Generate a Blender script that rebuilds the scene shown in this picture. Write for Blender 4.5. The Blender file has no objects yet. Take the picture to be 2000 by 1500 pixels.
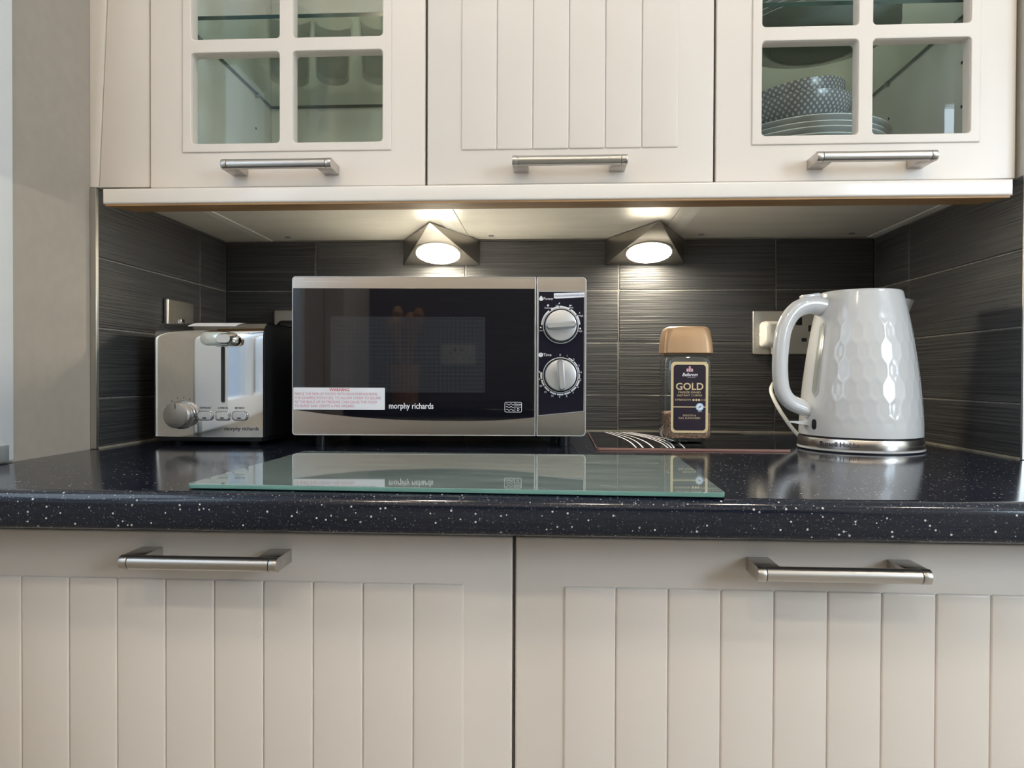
import bpy, bmesh, math, random
import numpy as np
from mathutils import Vector, Matrix
random.seed(7)
PI = math.pi
scene = bpy.context.scene
COL = scene.collection

# ------------------------------------------------------------------ camera
CX, CY, CZ = 0.5751, -0.9962, 0.1078
YAW, PITCH, ROLL, FPX = 0.0542, -0.0105, 0.0038, 1394.2
fw = Vector((-math.sin(YAW) * math.cos(PITCH), math.cos(YAW) * math.cos(PITCH), math.sin(PITCH)))
rt = Vector((math.cos(YAW), math.sin(YAW), 0)); up = rt.cross(fw)
r2 = math.cos(ROLL) * rt + math.sin(ROLL) * up
u2 = -math.sin(ROLL) * rt + math.cos(ROLL) * up
cam = bpy.data.cameras.new('camera'); camo = bpy.data.objects.new('camera', cam); COL.objects.link(camo)
M = Matrix((r2, u2, -fw)).transposed().to_4x4(); M.translation = (CX, CY, CZ)
camo.matrix_world = M
cam.sensor_fit = 'HORIZONTAL'; cam.sensor_width = 36.0; cam.lens = FPX / 2000 * 36.0
cam.clip_start = 0.02; cam.clip_end = 60
scene.camera = camo

# ------------------------------------------------------------------ world, light, exposure
world = bpy.data.worlds.new('world'); scene.world = world; world.use_nodes = True
bg = world.node_tree.nodes['Background']
bg.inputs[0].default_value = (0.62, 0.78, 1.0, 1); bg.inputs[1].default_value = 0.7

def area(name, loc, direction, sx, sy, power, col):
    l = bpy.data.lights.new(name, 'AREA'); l.shape = 'RECTANGLE'; l.size = sx; l.size_y = sy
    l.energy = power; l.color = col
    o = bpy.data.objects.new(name, l); COL.objects.link(o); o.location = loc
    o.rotation_euler = Vector(direction).to_track_quat('-Z', 'Z').to_euler()
    return o
area('window_daylight', (2.59, -2.06, 0.75), (0, 1, 0), 0.95, 1.05, 62, (0.74, 0.86, 1.0))
area('side_window_daylight', (-0.26, -0.74, 0.62), (1, 0, 0), 0.62, 1.05, 6.0, (0.74, 0.86, 1.0))
DOWNLIGHTS = [(-0.02, -1.62), (0.72, -1.55), (1.75, -1.20), (0.20, -1.12), (1.15, -1.02)]
DOWNLIGHT_STRENGTH = 440
LAMP_STRENGTH = 112
vs = scene.view_settings
vs.view_transform = 'Standard'; vs.look = 'None'; vs.gamma = 1.0; vs.use_curve_mapping = False
vs.exposure = 0.08

# ------------------------------------------------------------------ materials
MATS = {}
def nodes_of(name):
    m = bpy.data.materials.new(name); m.use_nodes = True
    nt = m.node_tree; b = nt.nodes['Principled BSDF']
    MATS[name] = m
    return m, nt, b
def N(nt, t, **kw):
    n = nt.nodes.new(t)
    for k, v in kw.items(): setattr(n, k, v)
    return n
def coords(nt, scale=(1, 1, 1), kind='Object', jitter=False):
    tc = N(nt, 'ShaderNodeTexCoord'); mp = N(nt, 'ShaderNodeMapping'); mp.inputs['Scale'].default_value = scale
    nt.links.new(tc.outputs[kind], mp.inputs['Vector'])
    if jitter:
        oi = N(nt, 'ShaderNodeObjectInfo'); ml = N(nt, 'ShaderNodeMath', operation='MULTIPLY'); ml.inputs[1].default_value = 37.0
        nt.links.new(oi.outputs['Random'], ml.inputs[0])
        cb = N(nt, 'ShaderNodeCombineXYZ')
        for i in range(3): nt.links.new(ml.outputs[0], cb.inputs[i])
        nt.links.new(cb.outputs[0], mp.inputs['Location'])
    return mp.outputs[0]
def ramp(nt, fac, stops):
    r = N(nt, 'ShaderNodeValToRGB'); e = r.color_ramp.elements
    while len(e) < len(stops): e.new(0.5)
    for el, (p, c) in zip(e, stops): el.position = p; el.color = (*c, 1)
    nt.links.new(fac, r.inputs[0]); return r.outputs[0]
def bump(nt, b, height, strength, dist=0.001):
    bp = N(nt, 'ShaderNodeBump'); bp.inputs['Strength'].default_value = strength; bp.inputs['Distance'].default_value = dist
    nt.links.new(height, bp.inputs['Height']); nt.links.new(bp.outputs[0], b.inputs['Normal'])
def mat(name, col, rough=0.5, metal=0.0, spec=0.5, noise=None, var=0.06, bumpk=0.0, coat=0.0, jitter=False, **kw):
    """plain surface with a faint procedural variation"""
    m, nt, b = nodes_of(name)
    b.inputs['Roughness'].default_value = rough; b.inputs['Metallic'].default_value = metal
    b.inputs['Specular IOR Level'].default_value = spec; b.inputs['Coat Weight'].default_value = coat
    b.inputs['Coat Roughness'].default_value = 0.05
    sc = noise or (18, 18, 18)
    n = N(nt, 'ShaderNodeTexNoise'); n.inputs['Scale'].default_value = 1.0; n.inputs['Detail'].default_value = 3
    nt.links.new(coords(nt, sc, jitter=jitter), n.inputs['Vector'])
    lo = tuple(c * (1 - var) for c in col); hi = tuple(min(1, c * (1 + var)) for c in col)
    nt.links.new(ramp(nt, n.outputs['Fac'], [(0.3, lo), (0.7, hi)]), b.inputs['Base Color'])
    if bumpk: bump(nt, b, n.outputs['Fac'], bumpk)
    for k, v in kw.items(): b.inputs[k].default_value = v
    return m
def emit(name, col, strength):
    m, nt, b = nodes_of(name)
    b.inputs['Base Color'].default_value = (*col, 1); b.inputs['Emission Color'].default_value = (*col, 1)
    b.inputs['Emission Strength'].default_value = strength
    return m
def clear(name, tint, ior=1.45, rough=0.0, gain=1.0):
    """thin clear glass: tinted pass-through plus fresnel gloss"""
    m, nt, b = nodes_of(name); nt.nodes.remove(b)
    out = nt.nodes['Material Output']
    tr = N(nt, 'ShaderNodeBsdfTransparent'); tr.inputs[0].default_value = (*tint, 1)
    gl = N(nt, 'ShaderNodeBsdfGlossy'); gl.inputs['Roughness'].default_value = rough
    fr = N(nt, 'ShaderNodeFresnel'); fr.inputs[0].default_value = ior
    mx = N(nt, 'ShaderNodeMixShader')
    ml = N(nt, 'ShaderNodeMath', operation='MULTIPLY'); ml.inputs[1].default_value = gain; ml.use_clamp = True
    ge = N(nt, 'ShaderNodeNewGeometry'); iv = N(nt, 'ShaderNodeMath', operation='SUBTRACT'); iv.inputs[0].default_value = 1.0
    nt.links.new(ge.outputs['Backfacing'], iv.inputs[1])          # unrefracted rays: no total reflection on the way out
    m2 = N(nt, 'ShaderNodeMath', operation='MULTIPLY'); nt.links.new(iv.outputs[0], m2.inputs[0])
    nt.links.new(fr.outputs[0], ml.inputs[0]); nt.links.new(ml.outputs[0], m2.inputs[1]); nt.links.new(m2.outputs[0], mx.inputs[0])
    nt.links.new(tr.outputs[0], mx.inputs[1]); nt.links.new(gl.outputs[0], mx.inputs[2])
    nt.links.new(mx.outputs[0], out.inputs[0])
    return m
def brushed(name, col, rough, stretch, k=0.10, metal=1.0):
    m, nt, b = nodes_of(name)
    b.inputs['Metallic'].default_value = metal
    n = N(nt, 'ShaderNodeTexNoise'); n.inputs['Scale'].default_value = 1.0; n.inputs['Detail'].default_value = 4
    nt.links.new(coords(nt, stretch), n.inputs['Vector'])
    nt.links.new(ramp(nt, n.outputs['Fac'], [(0.3, tuple(c * 0.9 for c in col)), (0.7, col)]), b.inputs['Base Color'])
    mr = N(nt, 'ShaderNodeMapRange'); mr.inputs['To Min'].default_value = rough - 0.06; mr.inputs['To Max'].default_value = rough + 0.06
    nt.links.new(n.outputs['Fac'], mr.inputs[0]); nt.links.new(mr.outputs[0], b.inputs['Roughness'])
    bump(nt, b, n.outputs['Fac'], k, 0.0004)
    return m

mat('pelmet_white', (0.80, 0.745, 0.69), 0.18, spec=0.5, noise=(6, 6, 6), var=0.02)
mat('cream', (0.72, 0.657, 0.597), 0.34, spec=0.45, noise=(6, 6, 6), var=0.02)
mat('carcass', (0.84, 0.84, 0.80), 0.5, noise=(9, 9, 9), var=0.03)
mat('soffit', (0.80, 0.77, 0.70), 0.42, noise=(7, 30, 7), var=0.05)
mat('wallpaint', (0.40, 0.36, 0.31), 0.75, noise=(60, 60, 60), var=0.03, bumpk=0.08)
mat('roompaint', (0.72, 0.69, 0.63), 0.8, noise=(20, 20, 20), var=0.03)
mat('ceilingpaint', (0.80, 0.79, 0.76), 0.85, noise=(20, 20, 20), var=0.02)
mat('upvc', (0.82, 0.84, 0.87), 0.3, noise=(5, 5, 5), var=0.01)
mat('greyplastic', (0.25, 0.27, 0.28), 0.4)
mat('grout', (0.16, 0.155, 0.145), 0.8, noise=(120, 120, 120), var=0.25)
mat('silicone', (0.30, 0.28, 0.23), 0.4, noise=(60, 60, 60), var=0.2)
mat('black_plastic', (0.012, 0.013, 0.016), 0.38)
mat('black_glass', (0.005, 0.005, 0.009), 0.025, spec=1.0, var=0.01)
mat('black_panel', (0.013, 0.012, 0.022), 0.14, spec=0.4)
mat('white_gloss', (0.60, 0.605, 0.615), 0.12, spec=0.5, coat=0.4, var=0.01)
mat('white_plastic', (0.75, 0.74, 0.70), 0.3, var=0.02)
mat('white_paper', (0.80, 0.82, 0.88), 0.5, var=0.02)
mat('white_print', (0.80, 0.80, 0.84), 0.5, var=0.02)
mat('red_print', (0.62, 0.10, 0.13), 0.6, var=0.03)
mat('faint_red_print', (0.62, 0.30, 0.36), 0.6, var=0.03)
mat('blue_print', (0.20, 0.24, 0.36), 0.6, var=0.03)
mat('dark_print', (0.05, 0.05, 0.06), 0.5, var=0.03)
mat('gold_print', (0.78, 0.62, 0.36), 0.35, metal=0.35, var=0.04)
mat('pink_print', (0.70, 0.42, 0.46), 0.5, var=0.03)
mat('sky_print', (0.42, 0.62, 0.82), 0.5, var=0.03)
mat('label_dark', (0.022, 0.014, 0.026), 0.3, var=0.05)
mat('gold_lid', (0.46, 0.29, 0.16), 0.42, metal=0.35, noise=(40, 40, 8), var=0.05)
mat('coffee', (0.26, 0.135, 0.080), 0.7, noise=(420, 420, 420), var=0.75, bumpk=0.9)
mat('hardboard', (0.24, 0.125, 0.10), 0.6, noise=(40, 40, 300), var=0.15)
mat('mat_black', (0.008, 0.008, 0.011), 0.06, spec=0.5)
mat('porcelain', (0.62, 0.65, 0.66), 0.15, var=0.02)
mat('chrome', (0.80, 0.79, 0.78), 0.05, metal=1.0, var=0.01)
mat('chrome_dark', (0.45, 0.45, 0.46), 0.15, metal=1.0, var=0.02)
mat('acrylic', (0.62, 0.66, 0.63), 0.08, metal=0.35, var=0.05)
mat('silver_paint', (0.66, 0.67, 0.69), 0.28, metal=0.65, var=0.02)
mat('gauge', (0.30, 0.31, 0.28), 0.2, var=0.1)
mat('timber', (0.40, 0.22, 0.11), 0.55, noise=(60, 8, 60), var=0.25)
mat('floor_vinyl', (0.40, 0.36, 0.31), 0.5, noise=(4, 4, 4), var=0.2)
mat('dark_wall', (0.11, 0.105, 0.10), 0.4, noise=(4, 4, 200), var=0.3, bumpk=0.3)
brushed('steel_x', (0.76, 0.70, 0.655), 0.25, (4, 4, 500), 0.02)
brushed('steel_handle', (0.62, 0.59, 0.56), 0.34, (6, 500, 500))
brushed('steel_lamp', (0.50, 0.47, 0.43), 0.30, (30, 30, 500))
brushed('steel_plate', (0.50, 0.48, 0.445), 0.36, (5, 5, 500))
brushed('trim_metal', (0.56, 0.54, 0.50), 0.35, (200, 200, 5))
emit('led', (1.0, 0.90, 0.70), LAMP_STRENGTH)
emit('cabinet_fill_glow', (1.0, 0.93, 0.80), 26)  # glow of the added fill lights in the glazed cabinets
emit('downlight_glow', (1.0, 0.86, 0.68), DOWNLIGHT_STRENGTH)
clear('pane_glass', (0.95, 0.975, 0.96), 1.42)
clear('tumbler_glass', (0.965, 0.98, 0.97), 1.45)
clear('shelf_glass', (0.84, 0.91, 0.87), 1.4)
clear('jar_glass', (0.86, 0.92, 0.94), 1.5, gain=2.0)
clear('window_glass', (0.95, 0.97, 0.97), 1.3)
mat('glass_edge', (0.012, 0.045, 0.035), 0.15, var=0.1)
mat('board_edge', (0.20, 0.42, 0.37), 0.15, var=0.1, **{'Transmission Weight': 0.3})

def make_tile():
    m, nt, b = nodes_of('tile_slate')
    v = coords(nt, (5, 5, 360), jitter=True)
    n = N(nt, 'ShaderNodeTexNoise'); n.inputs['Scale'].default_value = 1; n.inputs['Detail'].default_value = 2.5
    nt.links.new(v, n.inputs['Vector'])
    v2 = coords(nt, (22, 22, 120), jitter=True)
    n2 = N(nt, 'ShaderNodeTexNoise'); n2.inputs['Scale'].default_value = 1; n2.inputs['Detail'].default_value = 3
    nt.links.new(v2, n2.inputs['Vector'])
    nt.links.new(ramp(nt, n.outputs['Fac'], [(0.30, (0.030, 0.031, 0.034)), (0.55, (0.050, 0.050, 0.052)), (0.75, (0.085, 0.083, 0.080))]), b.inputs['Base Color'])
    b.inputs['Roughness'].default_value = 0.42; b.inputs['Specular IOR Level'].default_value = 0.45
    ad = N(nt, 'ShaderNodeMath', operation='MULTIPLY_ADD'); ad.inputs[1].default_value = 0.35
    nt.links.new(n2.outputs['Fac'], ad.inputs[0]); nt.links.new(n.outputs['Fac'], ad.inputs[2])
    bump(nt, b, ad.outputs[0], 0.85, 0.0016)
make_tile()

def make_worktop():
    m, nt, b = nodes_of('worktop_laminate')
    base = ramp(nt, (lambda n: n.outputs['Fac'])(N(nt, 'ShaderNodeTexNoise')), [(0.3, (0.006, 0.0085, 0.017)), (0.7, (0.011, 0.0145, 0.027))])
    def flecks(scale, size, keep):
        vo = N(nt, 'ShaderNodeTexVoronoi'); vo.inputs['Scale'].default_value = scale
        nt.links.new(coords(nt), vo.inputs['Vector'])
        sep = N(nt, 'ShaderNodeSeparateColor'); nt.links.new(vo.outputs['Color'], sep.inputs[0])
        th = N(nt, 'ShaderNodeMath', operation='MULTIPLY'); th.inputs[1].default_value = size
        nt.links.new(sep.outputs[1], th.inputs[0])
        lt = N(nt, 'ShaderNodeMath', operation='LESS_THAN'); nt.links.new(vo.outputs['Distance'], lt.inputs[0]); nt.links.new(th.outputs[0], lt.inputs[1])
        gt = N(nt, 'ShaderNodeMath', operation='GREATER_THAN'); gt.inputs[1].default_value = keep; nt.links.new(sep.outputs[0], gt.inputs[0])
        ml = N(nt, 'ShaderNodeMath', operation='MULTIPLY'); nt.links.new(lt.outputs[0], ml.inputs[0]); nt.links.new(gt.outputs[0], ml.inputs[1])
        return ml.outputs[0]
    cur = base
    for sc, size, keep, col in ((480, 0.42, 0.55, (0.09, 0.09, 0.105)), (220, 0.25, 0.80, (0.55, 0.54, 0.53)), (800, 0.42, 0.60, (0.050, 0.055, 0.07)), (330, 0.28, 0.72, (0.32, 0.32, 0.34))):
        mx = N(nt, 'ShaderNodeMix', data_type='RGBA'); mx.inputs['B'].default_value = (*col, 1)
        nt.links.new(flecks(sc, size, keep), mx.inputs['Factor']); nt.links.new(cur, mx.inputs['A']); cur = mx.outputs['Result']
    nt.links.new(cur, b.inputs['Base Color'])
    b.inputs['Roughness'].default_value = 0.13; b.inputs['Specular IOR Level'].default_value = 0.5
make_worktop()

def make_board():
    m, nt, b = nodes_of('board_glass')
    n = N(nt, 'ShaderNodeTexNoise'); n.inputs['Scale'].default_value = 1; n.inputs['Detail'].default_value = 5
    nt.links.new(coords(nt, (9, 42, 10)), n.inputs['Vector'])
    nt.links.new(ramp(nt, n.outputs['Fac'], [(0.30, (0.15, 0.19, 0.185)), (0.5, (0.20, 0.25, 0.24)), (0.7, (0.26, 0.31, 0.295))]), b.inputs['Base Color'])
    b.inputs['Roughness'].default_value = 0.03; b.inputs['Specular IOR Level'].default_value = 0.55
make_board()

def make_window_mesh():
    m, nt, b = nodes_of('door_mesh')
    vo = N(nt, 'ShaderNodeTexVoronoi'); vo.inputs['Scale'].default_value = 1; vo.inputs['Randomness'].default_value = 0.0
    nt.links.new(coords(nt, (520, 1, 520)), vo.inputs['Vector'])
    nt.links.new(ramp(nt, vo.outputs['Distance'], [(0.30, (0.004, 0.004, 0.006)), (0.42, (0.040, 0.042, 0.052))]), b.inputs['Base Color'])
    b.inputs['Roughness'].default_value = 0.03; b.inputs['Specular IOR Level'].default_value = 0.9
make_window_mesh()

def make_bowl():
    m, nt, b = nodes_of('bowl_glaze')
    vo = N(nt, 'ShaderNodeTexVoronoi'); vo.inputs['Scale'].default_value = 1; vo.inputs['Randomness'].default_value = 0.0
    tc = N(nt, 'ShaderNodeTexCoord'); mp = N(nt, 'ShaderNodeMapping'); mp.inputs['Scale'].default_value = (80, 80, 1); mp.inputs['Rotation'].default_value = (0, 0, 0.785)
    uvn = nt.links.new(tc.outputs['UV'], mp.inputs['Vector']); nt.links.new(mp.outputs[0], vo.inputs['Vector'])
    nt.links.new(ramp(nt, vo.outputs['Distance'], [(0.26, (0.50, 0.52, 0.54)), (0.34, (0.185, 0.20, 0.215))]), b.inputs['Base Color'])
    b.inputs['Roughness'].default_value = 0.2
make_bowl()

def make_bare_wood():
    m, nt, b = nodes_of('bare_wood')
    n = N(nt, 'ShaderNodeTexNoise'); n.inputs['Scale'].default_value = 1; n.inputs['Detail'].default_value = 4
    nt.links.new(coords(nt, (7, 240, 240)), n.inputs['Vector'])
    nt.links.new(ramp(nt, n.outputs['Fac'], [(0.3, (0.26, 0.14, 0.055)), (0.7, (0.42, 0.25, 0.11))]), b.inputs['Base Color'])
    b.inputs['Roughness'].default_value = 0.55
make_bare_wood()

# ------------------------------------------------------------------ mesh helpers
def new_bm(): return bmesh.new()
def box(bm, x0, x1, y0, y1, z0, z1, bev=0.0, seg=2):
    mtx = Matrix.Translation(((x0 + x1) / 2, (y0 + y1) / 2, (z0 + z1) / 2)) @ Matrix.Diagonal((x1 - x0, y1 - y0, z1 - z0, 1))
    t = bmesh.new(); bmesh.ops.create_cube(t, size=1.0, matrix=mtx)
    if bev: bmesh.ops.bevel(t, geom=t.edges[:], offset=bev, segments=seg, profile=0.5, affect='EDGES')
    merge(bm, t); return bm
def merge(bm, t):
    me = bpy.data.meshes.new('t'); t.to_mesh(me); t.free(); bm.from_mesh(me); bpy.data.meshes.remove(me)
def cyl(bm, p0, p1, r0, r1=None, seg=32, bev=0.0):
    p0, p1 = Vector(p0), Vector(p1); r1 = r0 if r1 is None else r1
    t = bmesh.new()
    bmesh.ops.create_cone(t, cap_ends=True, segments=seg, radius1=r0, radius2=r1, depth=(p1 - p0).length)
    if bev:
        es = [e for e in t.edges if len(e.link_faces) == 2 and any(len(f.verts) > 4 for f in e.link_faces)]
        bmesh.ops.bevel(t, geom=es, offset=bev, segments=2, profile=0.5, affect='EDGES')
    q = (p1 - p0).to_track_quat('Z', 'Y').to_matrix().to_4x4()
    bmesh.ops.transform(t, matrix=Matrix.Translation((p0 + p1) / 2) @ q, verts=t.verts[:])
    merge(bm, t); return bm
def lathe(bm, prof, seg=64, center=(0, 0), z=0.0):
    rings = []
    for r, h in prof:
        if r < 1e-6: rings.append([bm.verts.new((center[0], center[1], z + h))])
        else: rings.append([bm.verts.new((center[0] + r * math.cos(2 * PI * i / seg), center[1] + r * math.sin(2 * PI * i / seg), z + h)) for i in range(seg)])
    for a, b in zip(rings, rings[1:]):
        for i in range(seg):
            j = (i + 1) % seg
            if len(a) == 1 and len(b) > 1: bm.faces.new((a[0], b[j], b[i]))
            elif len(b) == 1 and len(a) > 1: bm.faces.new((a[i], a[j], b[0]))
            elif len(a) > 1: bm.faces.new((a[i], a[j], b[j], b[i]))
    return bm
def rrect(w, d, r, n=6):
    pts = []
    for cx, cy, a0 in ((w - r, d - r, 0), (-w + r, d - r, 90), (-w + r, -d + r, 180), (w - r, -d + r, 270)):
        for k in range(n + 1):
            a = math.radians(a0 + 90 * k / n); pts.append((cx + r * math.cos(a), cy + r * math.sin(a)))
    return pts
def loft(bm, secs, cap0=True, cap1=True):
    """secs: (z, half width, half depth, corner radius)"""
    rings = [[bm.verts.new((x, y, z)) for x, y in rrect(w, d, r)] for z, w, d, r in secs]
    n = len(rings[0])
    for a, b in zip(rings, rings[1:]):
        for i in range(n): bm.faces.new((a[i], a[(i + 1) % n], b[(i + 1) % n], b[i]))
    if cap0: bm.faces.new(rings[0][::-1])
    if cap1: bm.faces.new(rings[-1])
    return bm
def tube(bm, pts, rad, seg=12, flat=1.0):
    """tube along a polyline (Catmull-Rom smoothed); rad scalar or list"""
    P = [Vector(p) for p in pts]; rs = rad if isinstance(rad, (list, tuple)) else [rad] * len(P)
    out, ro = [], []
    for i in range(len(P) - 1):
        a, b, c, d = P[max(i - 1, 0)], P[i], P[i + 1], P[min(i + 2, len(P) - 1)]
        for k in range(8):
            t = k / 8
            out.append(0.5 * ((2 * b) + (c - a) * t + (2 * a - 5 * b + 4 * c - d) * t * t + (3 * b - a - 3 * c + d) * t ** 3)); ro.append(rs[i] * (1 - t) + rs[i + 1] * t)
    out.append(P[-1]); ro.append(rs[-1])
    rings = []; nrm = None
    for i, p in enumerate(out):
        tg = (out[min(i + 1, len(out) - 1)] - out[max(i - 1, 0)]).normalized()
        if nrm is None: nrm = tg.orthogonal().normalized()
        nrm = (nrm - tg * nrm.dot(tg)).normalized(); bn = tg.cross(nrm)
        rings.append([bm.verts.new(p + ro[i] * (math.cos(2 * PI * k / seg) * nrm + flat * math.sin(2 * PI * k / seg) * bn)) for k in range(seg)])
    for a, b in zip(rings, rings[1:]):
        for k in range(seg): bm.faces.new((a[k], a[(k + 1) % seg], b[(k + 1) % seg], b[k]))
    bm.faces.new(rings[0][::-1]); bm.faces.new(rings[-1]); return bm
def prism(bm, pts, y0, y1, bev=0.0):
    """polygon in x,z extruded along y"""
    t = bmesh.new()
    a = [t.verts.new((x, y0, z)) for x, z in pts]; b = [t.verts.new((x, y1, z)) for x, z in pts]; n = len(pts)
    t.faces.new(a); t.faces.new(b[::-1])
    for i in range(n): t.faces.new((a[i], b[i], b[(i + 1) % n], a[(i + 1) % n]))
    bmesh.ops.recalc_face_normals(t, faces=t.faces[:])
    if bev: bmesh.ops.bevel(t, geom=t.edges[:], offset=bev, segments=2, profile=0.5, affect='EDGES')
    merge(bm, t); return bm
def to_mesh(name, bm, ang=38, smooth=True):
    bmesh.ops.recalc_face_normals(bm, faces=bm.faces[:])
    me = bpy.data.meshes.new(name); bm.to_mesh(me); bm.free()
    finish(me, ang, smooth); return me
def finish(me, ang=38, smooth=True):
    if smooth and len(me.polygons):
        me.polygons.foreach_set('use_smooth', [True] * len(me.polygons)); me.set_sharp_from_angle(angle=math.radians(ang))
def put(name, me, m, parent=None, loc=(0, 0, 0), rot=(0, 0, 0), bake=False):
    if isinstance(me, bmesh.types.BMesh): me = to_mesh(name, me)
    if bake: me.transform(Matrix.Translation(loc)); loc = (0, 0, 0)
    if m and not me.materials: me.materials.append(MATS[m])
    o = bpy.data.objects.new(name, me); COL.objects.link(o); o.location = loc; o.rotation_euler = rot
    if parent: o.parent = parent
    return o
def thing(name, label, cat, loc=(0, 0, 0), rz=0.0, group=None):
    o = bpy.data.objects.new(name, None); COL.objects.link(o); o.empty_display_size = 0.05
    o.location = loc; o.rotation_euler = (0, 0, rz)
    return tag(o, label, cat, group)
def tag(o, label, cat, group=None):
    o['label'] = label; o['category'] = cat
    if group: o['group'] = group
    return o
def struct(o, label=None):
    o['kind'] = 'structure'
    if label: o['label'] = label
    return o
def copy_tree(root, loc, label=None, rz=None):
    def cp(o, par):
        c = o.copy(); COL.objects.link(c); c.parent = par
        for ch in list(o.children): cp(ch, c)
        return c
    r = cp(root, None); r.location = loc
    if rz is not None: r.rotation_euler = (0, 0, rz)
    if label: r['label'] = label
    return r
R90 = Matrix.Rotation(PI / 2, 4, 'X')       # curve plane -> upright, facing -Y
def curve_mesh(cu, upright=True):
    o = bpy.data.objects.new('tmp', cu); COL.objects.link(o)
    dg = bpy.context.evaluated_depsgraph_get(); dg.update()
    me = bpy.data.meshes.new_from_object(o.evaluated_get(dg)); bpy.data.objects.remove(o); bpy.data.curves.remove(cu)
    me.materials.clear()
    if upright: me.transform(R90)
    return me
def plate(loops, depth, bev=0.0, upright=True, ang=38):
    """flat plate with holes: loops[0] is the outline. front face at y=-depth, back at y=0"""
    cu = bpy.data.curves.new('c', 'CURVE'); cu.dimensions = '2D'; cu.fill_mode = 'BOTH'
    cu.extrude = depth / 2 - bev; cu.bevel_depth = bev; cu.bevel_resolution = 2; cu.offset = -bev
    for lp in loops:
        s = cu.splines.new('POLY'); s.points.add(len(lp) - 1); s.use_cyclic_u = True
        for p, (x, y) in zip(s.points, lp): p.co = (x, y, 0, 1)
    me = curve_mesh(cu, False); me.transform(Matrix.Translation((0, 0, depth / 2)))
    if upright: me.transform(R90)
    finish(me, ang); return me
def rr(x0, x1, z0, z1, r=0.0, n=5):
    if r <= 0: return [(x0, z0), (x1, z0), (x1, z1), (x0, z1)]
    cx, cz = (x0 + x1) / 2, (z0 + z1) / 2
    return [(cx + a, cz + b) for a, b in rrect((x1 - x0) / 2, (z1 - z0) / 2, r, n)]
def circ(cx, cz, r, n=40, a0=0, a1=360):
    full = abs(a1 - a0) >= 360
    m = n if full else n + 1
    return [(cx + r * math.cos(math.radians(a0 + (a1 - a0) * k / n)), cz + r * math.sin(math.radians(a0 + (a1 - a0) * k / n))) for k in range(m)]
def arc_band(cx, cz, r0, r1, a0, a1, n=10):
    return circ(cx, cz, r1, n, a0, a1) + circ(cx, cz, r0, n, a0, a1)[::-1]
def text_mesh(s, size, align='CENTER', shear=0.0, spacing=1.0, width=None, bold=0.0, depth=0.0002):
    cu = bpy.data.curves.new('f', 'FONT'); cu.body = s; cu.size = size; cu.align_x = align; cu.align_y = 'CENTER'
    cu.shear = shear; cu.space_character = spacing; cu.extrude = depth / 2; cu.resolution_u = 3; cu.offset = bold
    me = curve_mesh(cu)
    if width and len(me.vertices):
        xs = [v.co.x for v in me.vertices]; w = max(xs) - min(xs)
        me.transform(Matrix.Diagonal((width / w, 1, 1, 1)))
    return me
def text(name, s, size, m, parent, loc, **kw):
    return put(name, text_mesh(s, size, **kw), m, parent, loc)
def prints(name, loops, m, parent, y, d=0.0002):
    """several flat printed shapes on one face, as one thin mesh"""
    bm = new_bm()
    for lp in loops:
        me = plate([lp], d); bm.from_mesh(me); bpy.data.meshes.remove(me)
    return put(name, bm, m, parent, (0, y, 0))

# ------------------------------------------------------------------ the room
XL, XR, YW = -0.0807, 1.1961, 0.4149           # tile faces of the alcove
WL, WR, WB = -0.0895, 1.2050, 0.4236           # wall faces behind the tiles
ZF, ZC = -0.90, 1.50
YO = -1.95                                      # wall opposite
struct(put('floor', box(new_bm(), -0.35, 3.35, -2.2, 0.60, ZF - 0.05, ZF), 'floor_vinyl'))
struct(put('ceiling', box(new_bm(), -0.35, 3.35, -2.2, 0.60, ZC, ZC + 0.05), 'ceilingpaint'))
wall_back = struct(put('wall_back', box(new_bm(), -0.35, 3.35, WB, WB + 0.12, ZF, ZC), 'roompaint'))
bm = new_bm()                                   # left wall with a window opening
LW0, LW1, LZ0, LZ1 = -1.12, -0.150, 0.0015, 1.20
box(bm, WL - 0.12, WL, LW1, WB, ZF, ZC); box(bm, WL - 0.12, WL, -2.2, LW0, ZF, ZC)
box(bm, WL - 0.12, WL, LW0, LW1, ZF, LZ0); box(bm, WL - 0.12, WL, LW0, LW1, LZ1, ZC)
wall_left = struct(put('wall_left', bm, 'wallpaint'))
wall_right = struct(put('wall_right', box(new_bm(), WR, WR + 0.12, -0.0225, WB, ZF, ZC), 'roompaint'))
struct(put('wall_far_right', box(new_bm(), 3.20, 3.32, -2.2, WB, ZF, ZC), 'roompaint'))
bm = new_bm()                                   # opposite wall with the main window
OX0, OX1, OZ0, OZ1 = 2.12, 3.06, 0.22, 1.28
box(bm, -0.35, OX0, YO - 0.12, YO, ZF, ZC); box(bm, OX1, 3.32, YO - 0.12, YO, ZF, ZC)
box(bm, OX0, OX1, YO - 0.12, YO, ZF, OZ0); box(bm, OX0, OX1, YO - 0.12, YO, OZ1, ZC)
struct(put('wall_front', bm, 'roompaint'))

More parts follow.
